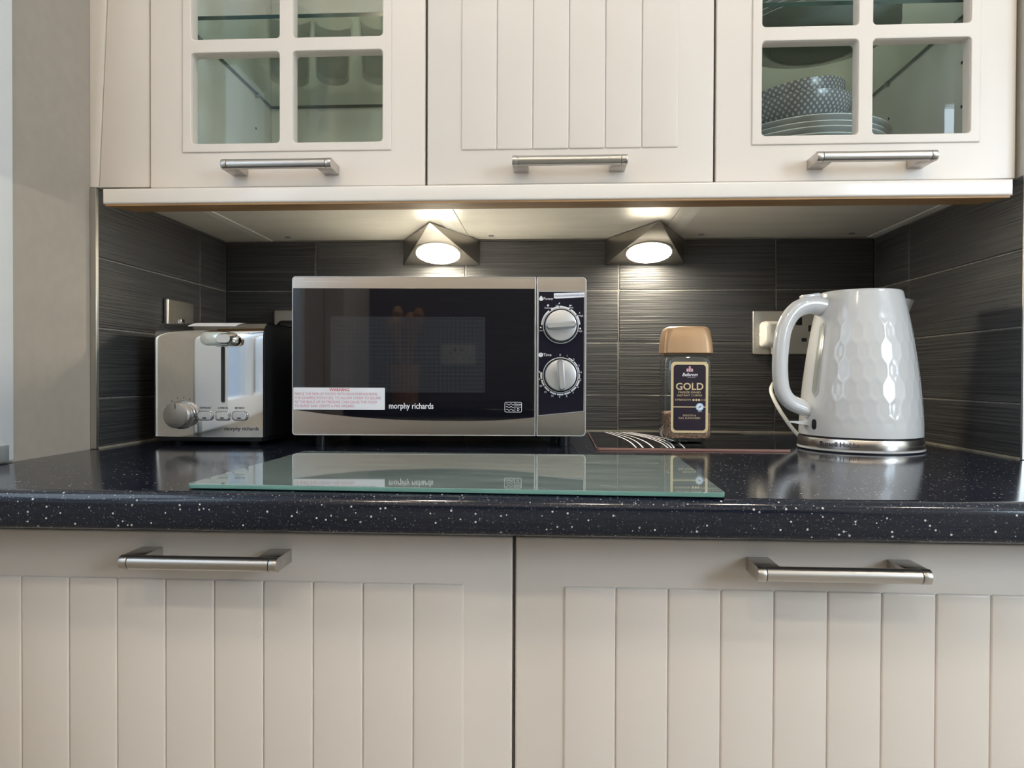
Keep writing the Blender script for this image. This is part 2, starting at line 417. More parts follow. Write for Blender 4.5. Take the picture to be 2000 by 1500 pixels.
def window(name, along, c0, c1, z0, z1, face, inward, wide=0.055):
    """white frame with a mullion and two panes; along 'x' or 'y'"""
    w = 0.055; g1_ = c1 - wide; mid = (c0 + g1_) / 2
    bars = [(c0, c0 + w, z0, z1), (g1_, c1, z0, z1), (c0 + w, g1_, z0, z0 + w), (c0 + w, g1_, z1 - w, z1), (mid - w / 2, mid + w / 2, z0 + w, z1 - w)]
    f0, f1 = sorted((face, face - inward * 0.06))
    def add(bm, a0, a1, b0, b1, g0, g1, bev=0):
        if along == 'x': box(bm, a0, a1, g0, g1, b0, b1, bev)
        else: box(bm, g0, g1, a0, a1, b0, b1, bev)
    bm = new_bm()
    for b in bars: add(bm, *b, f0, f1, 0.003)
    o = struct(put(name, bm, 'upvc'))
    g0, g1 = sorted((face - inward * 0.03, face - inward * 0.034))
    for a0, a1 in ((c0 + w, mid - w / 2), (mid + w / 2, g1_)):
        bm = new_bm(); add(bm, a0 - 0.004, a1 + 0.004, z0 + w - 0.004, z1 - w + 0.004, g0, g1); put('pane', bm, 'window_glass', o)
    return o
w1 = window('window_1', 'y', LW0, LW1, LZ0, LZ1, WL + 0.004, 1, 0.24)
put('hinge', box(new_bm(), WL + 0.0045, WL + 0.0075, -0.182, -0.163, 0.002, 0.022, 0.001), 'greyplastic', w1)
window('window_2', 'x', OX0, OX1, OZ0, OZ1, YO - 0.03, 1)

# ---- tiles: each one a piece of its own wall
TW, TH, G = 0.302, 0.102, 0.0022
ZR = [0.0, 0.0738, 0.1758, 0.2778, 0.3765]
TILE_CACHE = {}
def tile_mesh(w, h, t):
    key = (round(w, 4), round(h, 4))
    if key not in TILE_CACHE:
        me = to_mesh('tile', box(new_bm(), -w / 2, w / 2, 0, t, -h / 2, h / 2, 0.0012, 1)); TILE_CACHE[key] = me
    return TILE_CACHE[key]
def tiles(parent, joints, place):
    for a, b in zip(joints, joints[1:]):
        for z0, z1 in zip(ZR, ZR[1:]):
            g0 = 0.0025 if z0 == 0 else G / 2
            w, h = b - a - G, z1 - z0 - G / 2 - g0
            me = tile_mesh(w, h, 0.0070)
            loc, rot = place((a + b) / 2, (z0 + g0 + z1 - G / 2) / 2)
            put('tile', me, 'tile_slate', parent, loc, rot)
tiles(wall_back, [XL + 0.0, 0.1034, 0.1034 + TW, 0.1034 + 2 * TW, 0.1034 + 3 * TW, XR], lambda c, z: ((c, YW, z), (0, 0, 0)))
tiles(wall_left, [0.006, 0.308, YW - 0.001], lambda c, z: ((XL, c, z), (0, 0, PI / 2)))
tiles(wall_right, [-0.0186, 0.2834, YW - 0.001], lambda c, z: ((XR, c, z), (0, 0, -PI / 2)))
# grout beds behind the tiles
put('grout_bed', box(new_bm(), XL + 0.001, XR - 0.001, YW + 0.0012, WB, 0.0005, ZR[-1]), 'grout', wall_back)
put('grout_bed', box(new_bm(), WL, XL - 0.0012, 0.0062, WB, 0.0005, ZR[-1]), 'grout', wall_left)
put('grout_bed', box(new_bm(), XR + 0.0012, WR, -0.0184, WB, 0.0005, ZR[-1]), 'grout', wall_right)
struct(put('trim_1', box(new_bm(), WL + 0.0003, XL + 0.0012, 0.0, 0.0058, 0.0005, 0.3775, 0.0006, 1), 'trim_metal'), 'brushed metal edge trim on the left tiles')
struct(put('trim_2', box(new_bm(), XR - 0.0012, WR - 0.0003, -0.0224, -0.0188, 0.0005, 0.3775, 0.0006, 1), 'trim_metal'), 'metal edge trim on the right tiles')
bm = new_bm()
box(bm, XL, XR, YW - 0.003, YW + 0.001, 0.0002, 0.0030); box(bm, XL - 0.001, XL + 0.003, 0.006, YW, 0.0002, 0.0030); box(bm, XR - 0.003, XR + 0.001, -0.0186, YW, 0.0002, 0.0030)
struct(put('trim_3', bm, 'silicone'), 'sealant bead between tiles and worktop')

# ------------------------------------------------------------------ handles
def handle(parent, cx, cz, yf, flip=False):
    """bar handle on a door whose face is at y=yf"""
    h = put('handle', (lambda b: (cyl(b, (cx - 0.0682, yf - 0.0355, cz), (cx + 0.0682, yf - 0.0355, cz), 0.0068, seg=28), b)[1])(new_bm()), 'steel_handle', parent)
    for s in (-1, 1):
        bm = new_bm()
        cyl(bm, (cx + s * 0.0688, yf - 0.0355, cz), (cx + s * 0.0768, yf - 0.0355, cz), 0.0070, seg=28, bev=0.0007)
        put('end_cap', bm, 'steel_handle', h)
        bm = new_bm()
        x0, x1 = sorted((cx + s * 0.0552, cx + s * 0.0766))
        box(bm, x0, x1, yf - 0.0355, yf - 0.0002, cz - 0.0066, cz + 0.0066, 0.0008)
        put('leg', bm, 'steel_handle', h)
    return h

def plank_door(cab, x0, x1, z0, z1, yf, frame, n, bottom=None):
    """flat slab with a raised panel of n grooved planks; face at y=yf"""
    d = put('door', box(new_bm(), x0, x1, yf, yf + 0.018, z0, z1, 0.0022, 3), 'cream', cab)
    p0, p1 = x0 + frame, x1 - frame; w = (p1 - p0) / n
    pz0, pz1 = z0 + frame, z1 - frame
    bm = new_bm(); t = 0.0024
    box(bm, -w / 2 + 0.0001, w / 2 - 0.0001, -t, 0.0030, -(pz1 - pz0) / 2, (pz1 - pz0) / 2, 0.0023, 3)
    me = to_mesh('plank', bm)
    for i in range(n):
        put('plank', me, 'cream', d, (p0 + (i + 0.5) * w, yf, (pz0 + pz1) / 2))
    return d

# ------------------------------------------------------------------ wall cabinets
ZD, ZT, ZU = 0.3755, 1.0900, 0.3775
def wall_cabinet(x0, label, glass):
    x1 = x0 + 0.3985
    c = thing('wall_cabinet', label, 'cabinet', (0, 0, 0), 0, 'wall cabinets in a row')
    y0, y1, t = 0.0192, 0.4128, 0.0165
    for a, b in ((x0 - 0.0005, x0 - 0.0005 + t), (x1 - t + 0.0005, x1 + 0.0005)):
        put('side_panel', box(new_bm(), a, b, y0, y1, ZU, ZT), 'carcass' if glass else 'soffit', c)
    put('bottom_panel', box(new_bm(), x0 + t, x1 - t, y0, y1, ZU + 0.0014, ZU + t), 'soffit', c)
    put('top_panel', box(new_bm(), x0 + t, x1 - t, y0, y1, ZT - t, ZT), 'carcass', c)
    put('back_panel', box(new_bm(), x0 + t, x1 - t, y1 - 0.008, y1, ZU + t, ZT - t), 'carcass', c)
    for xx in (x0 + 0.06, x1 - 0.06):
        put('screw_cover', cyl(new_bm(), (xx, y1 - 0.035, ZU + 0.0020), (xx, y1 - 0.035, ZU + 0.0002), 0.0055, seg=16), 'greyplastic', c)
    if not glass:
        plank_door(c, x0 + 0.0012, x0 + 0.3972, ZD, ZT, 0.0, 0.0480, 6)
    else:
        d0, d1 = x0 + 0.0008, x0 + 0.3976
        holes = []
        for cx0, cx1 in ((x0 + 0.0624, x0 + 0.1897), (x0 + 0.2096, x0 + 0.3371)):
            for k in range(4):
                zb = 0.4378 + k * 0.1477; holes.append((cx0, cx1, zb, zb + 0.1278))
        hl = [rr(*h, 0.0045) for h in holes]
        door = put('door', plate([rr(d0, d1, ZD, ZT, 0.002, 2)] + hl, 0.018, 0.0015), 'cream', c, (0, 0.018, 0), bake=True)
        put('glazing_frame', plate([rr(x0 + 0.0488, x0 + 0.3504, 0.4252, 1.0425, 0.001, 2)] + [rr(a - 0.0004, b + 0.0004, e - 0.0004, f + 0.0004, 0.0049) for a, b, e, f in holes], 0.0034, 0.0014), 'cream', door, (0, 0.0012, 0))
        for a, b, e, f in holes:
            put('pane', box(new_bm(), a - 0.004, b + 0.004, 0.0182, 0.0190, e - 0.004, f + 0.004), 'pane_glass', door)
        sh = new_bm(); box(sh, x0 + t + 0.001, x1 - t - 0.001, 0.050, y1 - 0.010, 0.6385, 0.6445)
        me = to_mesh('shelf', sh, smooth=False); me.materials.append(MATS['shelf_glass']); me.materials.append(MATS['glass_edge'])
        for p in me.polygons:
            if abs(p.normal.z) < 0.5: p.material_index = 1
        put('shelf', me, None, c)
        for xx, s in ((x0 + t, 1), (x1 - t, -1)):
            for yy in (0.10, 0.33):
                put('shelf_pin', cyl(new_bm(), (xx, yy, 0.6355), (xx + s * 0.008, yy, 0.6355), 0.0028, seg=12), 'greyplastic', c)
                for zz in (0.575, 0.51):
                    put('peg_hole', cyl(new_bm(), (xx, yy, zz), (xx + s * 0.0004, yy, zz), 0.0025, seg=12), 'dark_print', c)
    if glass:
        pk = put('added_fill_light', cyl(new_bm(), (x0 + 0.2, 0.20, ZT - t), (x0 + 0.2, 0.20, ZT - t - 0.012), 0.035, seg=32, bev=0.001), 'chrome', c)  # added fill light, out of view, to brighten the cabinet interior
        put('fill_light_face', cyl(new_bm(), (x0 + 0.2, 0.20, ZT - t - 0.0121), (x0 + 0.2, 0.20, ZT - t - 0.0135), 0.029, seg=32), 'cabinet_fill_glow', pk)
    handle(c, x0 + 0.1995, 0.3975, 0.0)
    return c
wall_cabinet(0.0, 'cream wall cabinet with glazed lattice door and drinking glasses, left of three', True)
wall_cabinet(0.3995, 'cream wall cabinet with solid grooved plank door, between the two glazed ones', False)
wall_cabinet(0.7990, 'cream wall cabinet with glazed lattice door holding plates and bowls, above kettle', True)

f = thing('filler_panel', 'cream filler panel with slanting left edge beside the left glazed cabinet', 'panel')
put('front_board', prism(new_bm(), [(-0.0770, 0.3785), (-0.0018, 0.3785), (-0.0018, ZT), (-0.0432, ZT)], 0.0040, 0.0190, 0.0008), 'cream', f)
put('soffit_board', box(new_bm(), XL + 0.0012, -0.0012, 0.0192, 0.4128, ZU, ZU + 0.016), 'soffit', f)
tag(put('scribe_strip', prism(new_bm(), [(WL + 0.0002, 0.3785), (-0.0779, 0.3785), (-0.0441, ZT), (WL + 0.0002, ZT)], 0.0015, 0.0190, 0.0005), 'cream'), 'narrow pale scribe strip between wall and slanting filler panel', 'strip')

pel = thing('light_pelmet', 'long cream pelmet board with bare wood underside below the wall cabinets', 'pelmet')
def pelmet(bm, z0, z1, bev):
    t = bmesh.new()
    pts = [(-0.0540, -0.026), (1.1790, -0.026), (1.1600, 0.0060), (-0.0330, 0.0060)]
    a = [t.verts.new((x, y, z0)) for x, y in pts]; b = [t.verts.new((x, y, z1)) for x, y in pts]
    t.faces.new(a[::-1]); t.faces.new(b)
    for i in range(4): t.faces.new((a[i], a[(i + 1) % 4], b[(i + 1) % 4], b[i]))
    if bev: bmesh.ops.bevel(t, geom=[e for e in t.edges if all(v.co.y < -0.02 for v in e.verts)], offset=bev, segments=3, profile=0.5, affect='EDGES')
    merge(bm, t); return bm
put('front_rail', pelmet(new_bm(), 0.3475, 0.3690, 0.0030), 'pelmet_white', pel)
bm = new_bm(); t = bmesh.new()
pts = [(-0.0505, -0.0238), (1.1755, -0.0238), (1.1560, 0.0130), (-0.0290, 0.0130)]
a = [t.verts.new((x, y, 0.3450)) for x, y in pts]; b = [t.verts.new((x, y, 0.3477)) for x, y in pts]
t.faces.new(a[::-1]); t.faces.new(b)
for i in range(4): t.faces.new((a[i], a[(i + 1) % 4], b[(i + 1) % 4], b[i]))
merge(bm, t); put('bare_underside', bm, 'bare_wood', pel)
bm = new_bm(); box(bm, -0.02, 1.15, 0.004, 0.050, 0.3620, 0.3685); box(bm, -0.02, 1.15, 0.0200, 0.050, 0.3680, 0.3772)
put('fixing_batten', bm, 'bare_wood', pel)

# ------------------------------------------------------------------ base cabinets and worktop
YB = -0.300
def base_cabinet(x0, label):
    x1 = x0 + 0.600
    c = thing('base_cabinet', label, 'cabinet', (0, 0, 0), 0, 'base cabinets under the worktop')
    put('body', box(new_bm(), x0 + 0.0002, x1 - 0.0002, YB + 0.0195, 0.405, ZF + 0.15, -0.0362), 'carcass', c)
    put('plinth', box(new_bm(), x0 + 0.0002, x1 - 0.0002, YB + 0.07, YB + 0.088, ZF, ZF + 0.1495), 'cream', c)
    plank_door(c, x0 + 0.0015, x1 - 0.0015, ZF + 0.155, -0.0490, YB, 0.0475, 10)
    handle(c, x0 + 0.3000 if x0 > 0.3 else x0 + 0.302, -0.0712, YB)
    return c
base_cabinet(-0.0600, 'cream base cabinet with grooved plank door under the toaster end')
base_cabinet(0.5400, 'cream base cabinet with grooved plank door under the kettle end')
tag(put('end_panel', box(new_bm(), 1.1415, WR + 0.118, YB + 0.004, -0.0232, ZF, -0.0362, 0.001), 'cream'), 'plain cream panel closing the base run at the right', 'panel')
YE, RN, WT = -0.3600, 0.0115, 0.0360
prof = []
for k in range(9): a = PI / 2 * k / 8; prof.append((YE + RN - RN * math.sin(a), -RN + RN * math.cos(a)))
for k in range(7): a = PI / 2 * k / 6; r = 0.007; prof.append((YE + r - r * math.cos(a), -WT + r - r * math.sin(a)))
bm = new_bm()
def slab(bm, x0, x1, yb, prof):
    pts = prof + [(yb, -WT), (yb, 0.0)]
    a = [bm.verts.new((x0, y, z)) for y, z in pts]; b = [bm.verts.new((x1, y, z)) for y, z in pts]; n = len(pts)
    bm.faces.new(a); bm.faces.new(b[::-1])
    for i in range(n): bm.faces.new((a[i], b[i], b[(i + 1) % n], a[(i + 1) % n]))
slab(bm, WL + 0.0006, WR - 0.0006, WB - 0.0006, prof); slab(bm, WR - 0.0006, WR + 0.120, -0.0232, prof)
tag(put('worktop', bm, 'worktop_laminate'), 'glossy black laminate worktop with pale flecks and rounded front edge', 'worktop')

# ------------------------------------------------------------------ under-cabinet lamps
def wedge_lamp(loc, label):
    t = thing('wedge_lamp', label, 'lamp', loc, 0, 'triangular lamps under the wall cabinets')
    A, BL, BR = Vector((0.0045, -0.168, 0)), Vector((-0.0770, 0, 0)), Vector((0.0770, 0, 0))
    CL, CR = Vector((-0.0770, 0, -0.0495)), Vector((0.0770, 0, -0.0495))
    bm = new_bm(); v = [bm.verts.new(p) for p in (A, BL, BR, CL, CR)]
    for f in ((0, 1, 2), (0, 3, 1), (0, 2, 4), (1, 3, 4, 2), (0, 4, 3)): bm.faces.new([v[i] for i in f])
    bmesh.ops.bevel(bm, geom=bm.edges[:], offset=0.0012, segments=2, profile=0.5, affect='EDGES')
    put('housing', bm, 'steel_lamp', t)
    n = (CR - CL).cross(A - CL).normalized()
    if n.z > 0: n = -n
    m0 = (CL + CR) / 2; u = (A - m0).normalized(); c = m0 + u * 0.0535
    cyl_b = new_bm(); cyl(cyl_b, c - n * 0.002, c + n * 0.0016, 0.0470, seg=48, bev=0.0008); put('bezel', cyl_b, 'steel_lamp', t)
    b = new_bm(); cyl(b, c + n * 0.0008, c + n * 0.0026, 0.0418, seg=48, bev=0.0008); put('lens', b, 'led', t)
    return t
ZL = ZU - 0.0003
wedge_lamp((0.3575, YW - 0.0012, ZL), 'lit steel wedge lamp under the cabinets, above the microwave')
wedge_lamp((0.7575, YW - 0.0012, ZL), 'lit steel wedge lamp under the cabinets, above the coffee jar')

# ------------------------------------------------------------------ sockets and plugs
def socket_plate(name, label, w, loc, rz, outlets, switch=True):
    t = thing(name, label, 'socket', loc, rz)
    put('face_plate', plate([rr(-w / 2, w / 2, -0.043, 0.043, 0.004)], 0.0075, 0.0022), 'steel_plate', t)
    for cx in outlets:
        bm = new_bm()
        box(bm, cx - 0.0040, cx + 0.0040, -0.0078, -0.0070, 0.002, 0.014); box(bm, cx - 0.0165, cx - 0.0070, -0.0078, -0.0070, -0.0175, -0.0105); box(bm, cx + 0.0070, cx + 0.0165, -0.0078, -0.0070, -0.0175, -0.0105)
        put('outlet_slots', bm, 'black_plastic', t)
        sx = cx + (0.022 if cx <= 0 else -0.022)
        bm = new_bm(); box(bm, sx - 0.006, sx + 0.006, -0.0095, -0.0070, 0.014, 0.030, 0.001); put('rocker_switch', bm, 'black_plastic', t)
    for sx in ((-w / 2 + 0.013), (w / 2 - 0.013)):
        put('screw', cyl(new_bm(), (sx, -0.0070, -0.004), (sx, -0.0083, -0.004), 0.0034, seg=16, bev=0.0004), 'chrome', t)
    return t
socket_plate('double_socket', 'brushed steel double socket on back tiles behind the kettle handle', 0.146, (1.0375, YW - 0.0002, 0.1945), 0, (-0.036, 0.036))
socket_plate('double_socket', 'brushed steel double socket on back tiles, mostly hidden behind the microwave', 0.146, (0.0930, YW - 0.0002, 0.1965), 0, (-0.036, 0.036))
t = thing('switch_plate', 'single brushed steel switch plate on left tiles above the toaster', 'switch', (XL + 0.0002, 0.2235, 0.1960), PI / 2)
put('face_plate', plate([rr(-0.0445, 0.0445, -0.043, 0.043, 0.004)], 0.0085, 0.0030), 'steel_plate', t)
bm = new_bm(); box(bm, -0.006, 0.006, -0.0115, -0.0080, -0.010, 0.010, 0.0012); put('rocker_switch', bm, 'chrome_dark', t)

def plug(label, loc, m):
    t = thing('mains_plug', label, 'plug', loc)
    bm = new_bm(); loft(bm, [(0.0, 0.0245, 0.0255, 0.009), (0.010, 0.0245, 0.0255, 0.009), (0.024, 0.0215, 0.0225, 0.010), (0.0275, 0.0180, 0.0190, 0.010)])
    me = to_mesh('body', bm); me.transform(R90); put('body', me, m, t)
    put('cable_grip', cyl(new_bm(), (0, -0.010, -0.0250), (0, -0.010, -0.0370), 0.0062, 0.0045, seg=20), m, t)
    return t
plug('white mains plug in the socket behind the kettle handle', (1.0015, YW - 0.0082, 0.1900), 'white_plastic')
plug('black mains plug in the socket between toaster and microwave', (0.0570, YW - 0.0082, 0.1920), 'black_plastic')
tag(put('power_cord', tube(new_bm(), [(1.0015, 0.3965, 0.1520), (1.000, 0.385, 0.125), (0.990, 0.345, 0.104), (0.966, 0.285, 0.096), (0.9475, 0.232, 0.083), (0.9520, 0.205, 0.056), (0.9680, 0.196, 0.028), (0.9800, 0.188, 0.0125), (0.9845, 0.1825, 0.0110)], 0.0032, 10), 'white_plastic'), 'white kettle cord hanging from the plug down to the kettle base', 'cord')

# ------------------------------------------------------------------ toaster
T = thing('toaster', 'polished chrome two slice toaster with black sides against the left tiles', 'toaster', (0.0540, 0.0660, 0.0))
HW, TD, TZ0, TZ1, TR = 0.0845, 0.262, 0.0140, 0.1890, 0.026
def toaster_profile(n=10):
    p = [(0.0, TZ0 + (TZ1 - TR - TZ0) * k / 10) for k in range(11)]
    p += [(TR - TR * math.cos(PI / 2 * k / n), TZ1 - TR + TR * math.sin(PI / 2 * k / n)) for k in range(1, n + 1)]
    p += [(TR + (TD - 2 * TR) * k / 6, TZ1) for k in range(1, 7)]
    p += [(TD - TR + TR * math.sin(PI / 2 * k / n), TZ1 - TR + TR * math.cos(PI / 2 * k / n)) for k in range(1, n + 1)]
    p += [(TD, TZ0)]
    return p
def bulge(x): return -0.0040 * (1 - (x / HW) ** 2)              # gently cushioned front face
def drape(me, dx, off=-0.0007):
    for v in me.vertices: v.co.y += bulge(v.co.x + dx) + off
    return me
bm = new_bm(); pr = toaster_profile(); nx = 24; rows = []
for y, z in pr:
    rows.append([bm.verts.new((x, y + bulge(x) * max(0.0, 1 - y / TR), z)) for x in [-HW + 2 * HW * i / nx for i in range(nx + 1)]])
for a, b in zip(rows, rows[1:]):
    for i in range(nx): bm.faces.new((a[i], a[i + 1], b[i + 1], b[i]))
me = to_mesh('shell', bm, 60)
if me.polygons[0].normal.y > 0: me.flip_normals()
put('shell', me, 'chrome', T)
for s in (-1, 1):
    bm = new_bm(); pts = [(y + 0.0015 if y < 0.1 else y - 0.0015, z - (0.0012 if z > 0.1 else 0)) for y, z in pr]
    x0, x1 = (s * (HW - 0.004), s * (HW + 0.0015))
    a = [bm.verts.new((x0, y, z)) for y, z in pts]; b = [bm.verts.new((x1, y, z)) for y, z in pts]
    bm.faces.new(a); bm.faces.new(b[::-1]); n = len(pts)
    for i in range(n): bm.faces.new((a[i], b[i], b[(i + 1) % n], a[(i + 1) % n]))
    put('side_panel', bm, 'black_plastic', T)
put('base_tray', box(new_bm(), -HW + 0.003, HW - 0.003, 0.003, TD - 0.003, 0.0065, 0.0150, 0.002), 'black_plastic', T)
for sx in (-0.060, 0.062):
    for sy in (0.022, 0.240): put('foot', cyl(new_bm(), (sx, sy, 0.0002), (sx, sy, 0.0068), 0.0065, 0.0085, seg=20), 'black_plastic', T)
for yy in (0.095, 0.165): put('bread_slot', box(new_bm(), -0.066, 0.066, yy - 0.015, yy + 0.015, TZ1 - 0.0006, TZ1 + 0.0008, 0.0004), 'black_plastic', T)
lx = 0.0243
sl = put('lever_slot', plate([rr(lx - 0.0034, lx + 0.0034, 0.0655, 0.1530, 0.0033)], 0.0008), 'chrome_dark', T, (0, -0.0030, 0))
put('slot_gap', plate([rr(lx - 0.0026, lx + 0.0026, 0.0672, 0.1515, 0.002)], 0.0012), 'black_plastic', sl, (0, -0.0004, 0))
lv = put('lever', (lambda b: (loft(b, [(0.0, 0.0210, 0.0085, 0.0083), (0.014, 0.0245, 0.0105, 0.0103), (0.020, 0.0235, 0.0097, 0.0095), (0.022, 0.019, 0.0065, 0.0063)]), b)[1])(new_bm()), 'acrylic', T, (lx - 0.0005, -0.0072, 0.1625), (PI / 2, 0, 0))
put('lever_stem', box(new_bm(), -0.004, 0.004, -0.0035, 0.0035, -0.0045, 0.0005), 'chrome_dark', lv)
put('lever_cap', (lambda b: (loft(b, [(0.0, 0.0135, 0.0100, 0.0097), (0.016, 0.0135, 0.0108, 0.0105), (0.0232, 0.0105, 0.0062, 0.0060)]), b)[1])(new_bm()), 'chrome', lv, (0.0130, 0.0, 0.0005))
kx, kz = -0.0400, 0.0475
k = put('dial', cyl(new_bm(), (kx, 0.0, kz), (kx, -0.0085, kz), 0.0222, 0.0215, seg=48, bev=0.001), 'chrome_dark', T)
put('dial_face', cyl(new_bm(), (kx, -0.0086, kz), (kx, -0.0235, kz), 0.0200, 0.0190, seg=48, bev=0.001), 'steel_plate', k)
put('pointer', box(new_bm(), kx - 0.0006, kx + 0.0006, -0.0240, -0.0233, kz + 0.010, kz + 0.0175), 'dark_print', k)
for bx, w in ((-0.0030, 0.0125), (0.0242, 0.0110), (0.0500, 0.0125)):
    r = 0.0035 if bx == 0.0242 else 0.0062
    b = put('button', plate([rr(bx - w, bx + w, 0.0390, 0.0540, r)], 0.0030, 0.0008), 'chrome_dark', T, (0, bulge(abs(bx) + 0.008) + 0.0005, 0))
    put('button_cap', plate([rr(bx - w + 0.0018, bx + w - 0.0018, 0.0408, 0.0522, r - 0.0012)], 0.0026, 0.0008), 'silver_paint' if bx != 0.0242 else 'chrome', b, (0, -0.0016, 0))
    put('button_light', plate([rr(bx - 0.0030, bx + 0.0030, 0.0423, 0.0440, 0.0008)], 0.0006), 'black_plastic', b, (0, -0.0040, 0))
for s, bx in (('DEFROST', -0.0030), ('CANCEL', 0.0242), ('REHEAT', 0.0500)): put('lettering', drape(text_mesh(s, 0.0042), bx), 'dark_print', T, (bx, 0, 0.0583))
put('lettering', drape(text_mesh('morphy richards', 0.0078, bold=0.0001), 0.0545), 'dark_print', T, (0.0525, 0, 0.0268))
for j, an in enumerate((150, 128, 106, 84, 62, 40, -30)):
    ax, az = kx + 0.0265 * math.cos(math.radians(an)), kz + 0.0265 * math.sin(math.radians(an))
    put('dial_mark', plate([rr(ax - 0.0005, ax + 0.0005, az - 0.0014, az + 0.0014)], 0.0003), 'dark_print', T, (0, bulge(ax), 0))
bm = new_bm(); pv = None                         # care label stuck over the rounded shoulder
for q in range(7):
    an = math.radians(50 + 38 * q / 6); y, z = TR - (TR + 0.0005) * math.cos(an), TZ1 - TR + (TR + 0.0005) * math.sin(an)
    sh = 0.010 * q / 6
    c = [bm.verts.new((-0.0365 + sh, y + bulge(0.02) * max(0, 1 - y / TR), z)), bm.verts.new((0.0395 + sh, y + bulge(0.02) * max(0, 1 - y / TR), z))]
    if pv: bm.faces.new((pv[0], pv[1], c[1], c[0]))
    pv = c
put('care_label', bm, 'white_paper', T)

# ------------------------------------------------------------------ microwave
MW = thing('microwave', 'stainless steel microwave with black glass door and two round dials', 'microwave', (0.4082, 0.0618, 0.0), math.radians(2.6))
MX, MZ0, MZ1, MS = 0.2195, 0.0188, 0.2562, 0.1450
put('casing', box(new_bm(), -MX + 0.003, MX - 0.003, 0.022, 0.325, MZ0 + 0.004, MZ1 - 0.003, 0.004), 'silver_paint', MW)
for sx in (-0.190, 0.190):
    for sy in (0.050, 0.290): put('foot', cyl(new_bm(), (sx, sy, 0.0002), (sx, sy, 0.0235), 0.009, 0.011, seg=24), 'black_plastic', MW)
def corner_rr(x0, x1, z0, z1, rl, rrgt):
    pts = []
    for cx, cz, a0, r in ((x1, z1, 0, rrgt), (x0, z1, 90, rl), (x0, z0, 180, rl), (x1, z0, 270, rrgt)):
        ox = cx - r if cx == x1 else cx + r; oz = cz - r if cz == z1 else cz + r
        for kk in range(5):
            a = math.radians(a0 + 90 * kk / 4); pts.append((ox + r * math.cos(a), oz + r * math.sin(a)))
    return pts
door = put('door', plate([corner_rr(-MX, MS - 0.0004, MZ0, MZ1, 0.005, 0.001)], 0.0210, 0.0014), 'steel_x', MW, (0, 0.0212, 0), bake=True)
put('edge_highlight', plate([corner_rr(-MX, MS - 0.0004, MZ0, MZ1, 0.005, 0.001), corner_rr(-MX + 0.0014, MS - 0.0018, MZ0 + 0.0014, MZ1 - 0.0014, 0.004, 0.0008)], 0.0010, 0.0003), 'silver_paint', door, (0, 0.0005, 0))  # silver ring put in as the bright highlight along the door's bevel
arc = [(-0.2192, 0.0570), (-0.170, 0.0508), (-0.121, 0.0460), (-0.065, 0.0427), (-0.005, 0.0412), (0.045, 0.0410), (0.080, 0.0420), (0.110, 0.0438), (0.1425, 0.0472)]
put('door_glass', plate([[(-0.2178, 0.2385), (-0.2178, 0.0572)] + arc[1:] + [(0.1425, 0.2385)]], 0.0012, 0.0003), 'black_glass', door, (0, 0.0, 0))
put('window_mesh', plate([rr(-0.1620, 0.0695, 0.0835, 0.1965, 0.002)], 0.0006), 'door_mesh', door, (0, -0.0009, 0))
lb = put('warning_label', plate([rr(-0.2172, -0.0802, 0.0572, 0.0902, 0.0008)], 0.0004), 'white_paper', door, (0, -0.0013, 0)); lb['label'] = 'white warning label with red capitals'
text('lettering', 'WARNING', 0.0066, 'red_print', lb, (-0.1480, -0.0006, 0.0868), bold=0.0001, width=0.030)
for i, (s, w) in enumerate((('PIERCE THE SKIN OF FOODS WITH NON-POROUS SKINS,', 0.124), ('FOR EXAMPLE POTATOES, TO ALLOW STEAM TO ESCAPE', 0.129), ('AS THE BUILD UP OF PRESSURE CAN CAUSE THE FOOD', 0.123), ('TO BURST AND CREATE A FIRE HAZARD.', 0.090))):
    text('lettering', s, 0.0056, 'faint_red_print', lb, (-0.2150 + w / 2, -0.0006, 0.0806 - 0.0060 * i), width=w)
text('lettering', 'morphy richards', 0.0122, 'white_print', door, (-0.0410, -0.0015, 0.0630), width=0.0665, bold=0.00018)
ic = put('energy_mark', plate([rr(0.0985, 0.1240, 0.0545, 0.0697, 0.002), rr(0.0991, 0.1234, 0.0551, 0.0691, 0.0016)], 0.0003), 'white_print', door, (0, -0.0013, 0))
def wave(x0, x1, z, a, th, n=16):
    top = [(x0 + (x1 - x0) * q / n, z + a * math.sin(4 * PI * q / n) + th) for q in range(n + 1)]
    return top + [(x, zz - 2 * th) for x, zz in top[::-1]]
prints('mark_lines', [wave(0.1005, 0.1125, z, 0.0010, 0.00035) for z in (0.0582, 0.0622, 0.0662)] + [rr(0.1135, 0.1140, 0.0551, 0.0691), rr(0.1140, 0.1234, 0.0620, 0.0625)], 'white_print', ic, 0.0)
text('lettering', '700W', 0.0046, 'white_print', ic, (0.1187, -0.0003, 0.0656)); text('lettering', 'D', 0.0056, 'white_print', ic, (0.1187, -0.0003, 0.0585))

panel = put('control_panel', plate([corner_rr(MS + 0.0010, MX, MZ0, MZ1, 0.001, 0.006)], 0.0210, 0.0014), 'steel_x', MW, (0, 0.0212, 0), bake=True)
put('edge_highlight', plate([corner_rr(MS + 0.0010, MX, MZ0, MZ1, 0.001, 0.006), corner_rr(MS + 0.0024, MX - 0.0014, MZ0 + 0.0014, MZ1 - 0.0014, 0.0008, 0.005)], 0.0010, 0.0003), 'silver_paint', panel, (0, 0.0005, 0))  # bevel highlight of the panel edge, built as a silver ring
pp = [(MS + 0.0030, 0.0492), (MX - 0.0026, 0.0560), (MX - 0.0026, 0.2350), (MS + 0.0030, 0.2350)]
ins = [(MS + 0.0038, 0.0502), (MX - 0.0034, 0.0569), (MX - 0.0034, 0.2342), (MS + 0.0038, 0.2342)]
put('panel_rim', plate([pp, ins], 0.0012), 'silver_paint', panel)
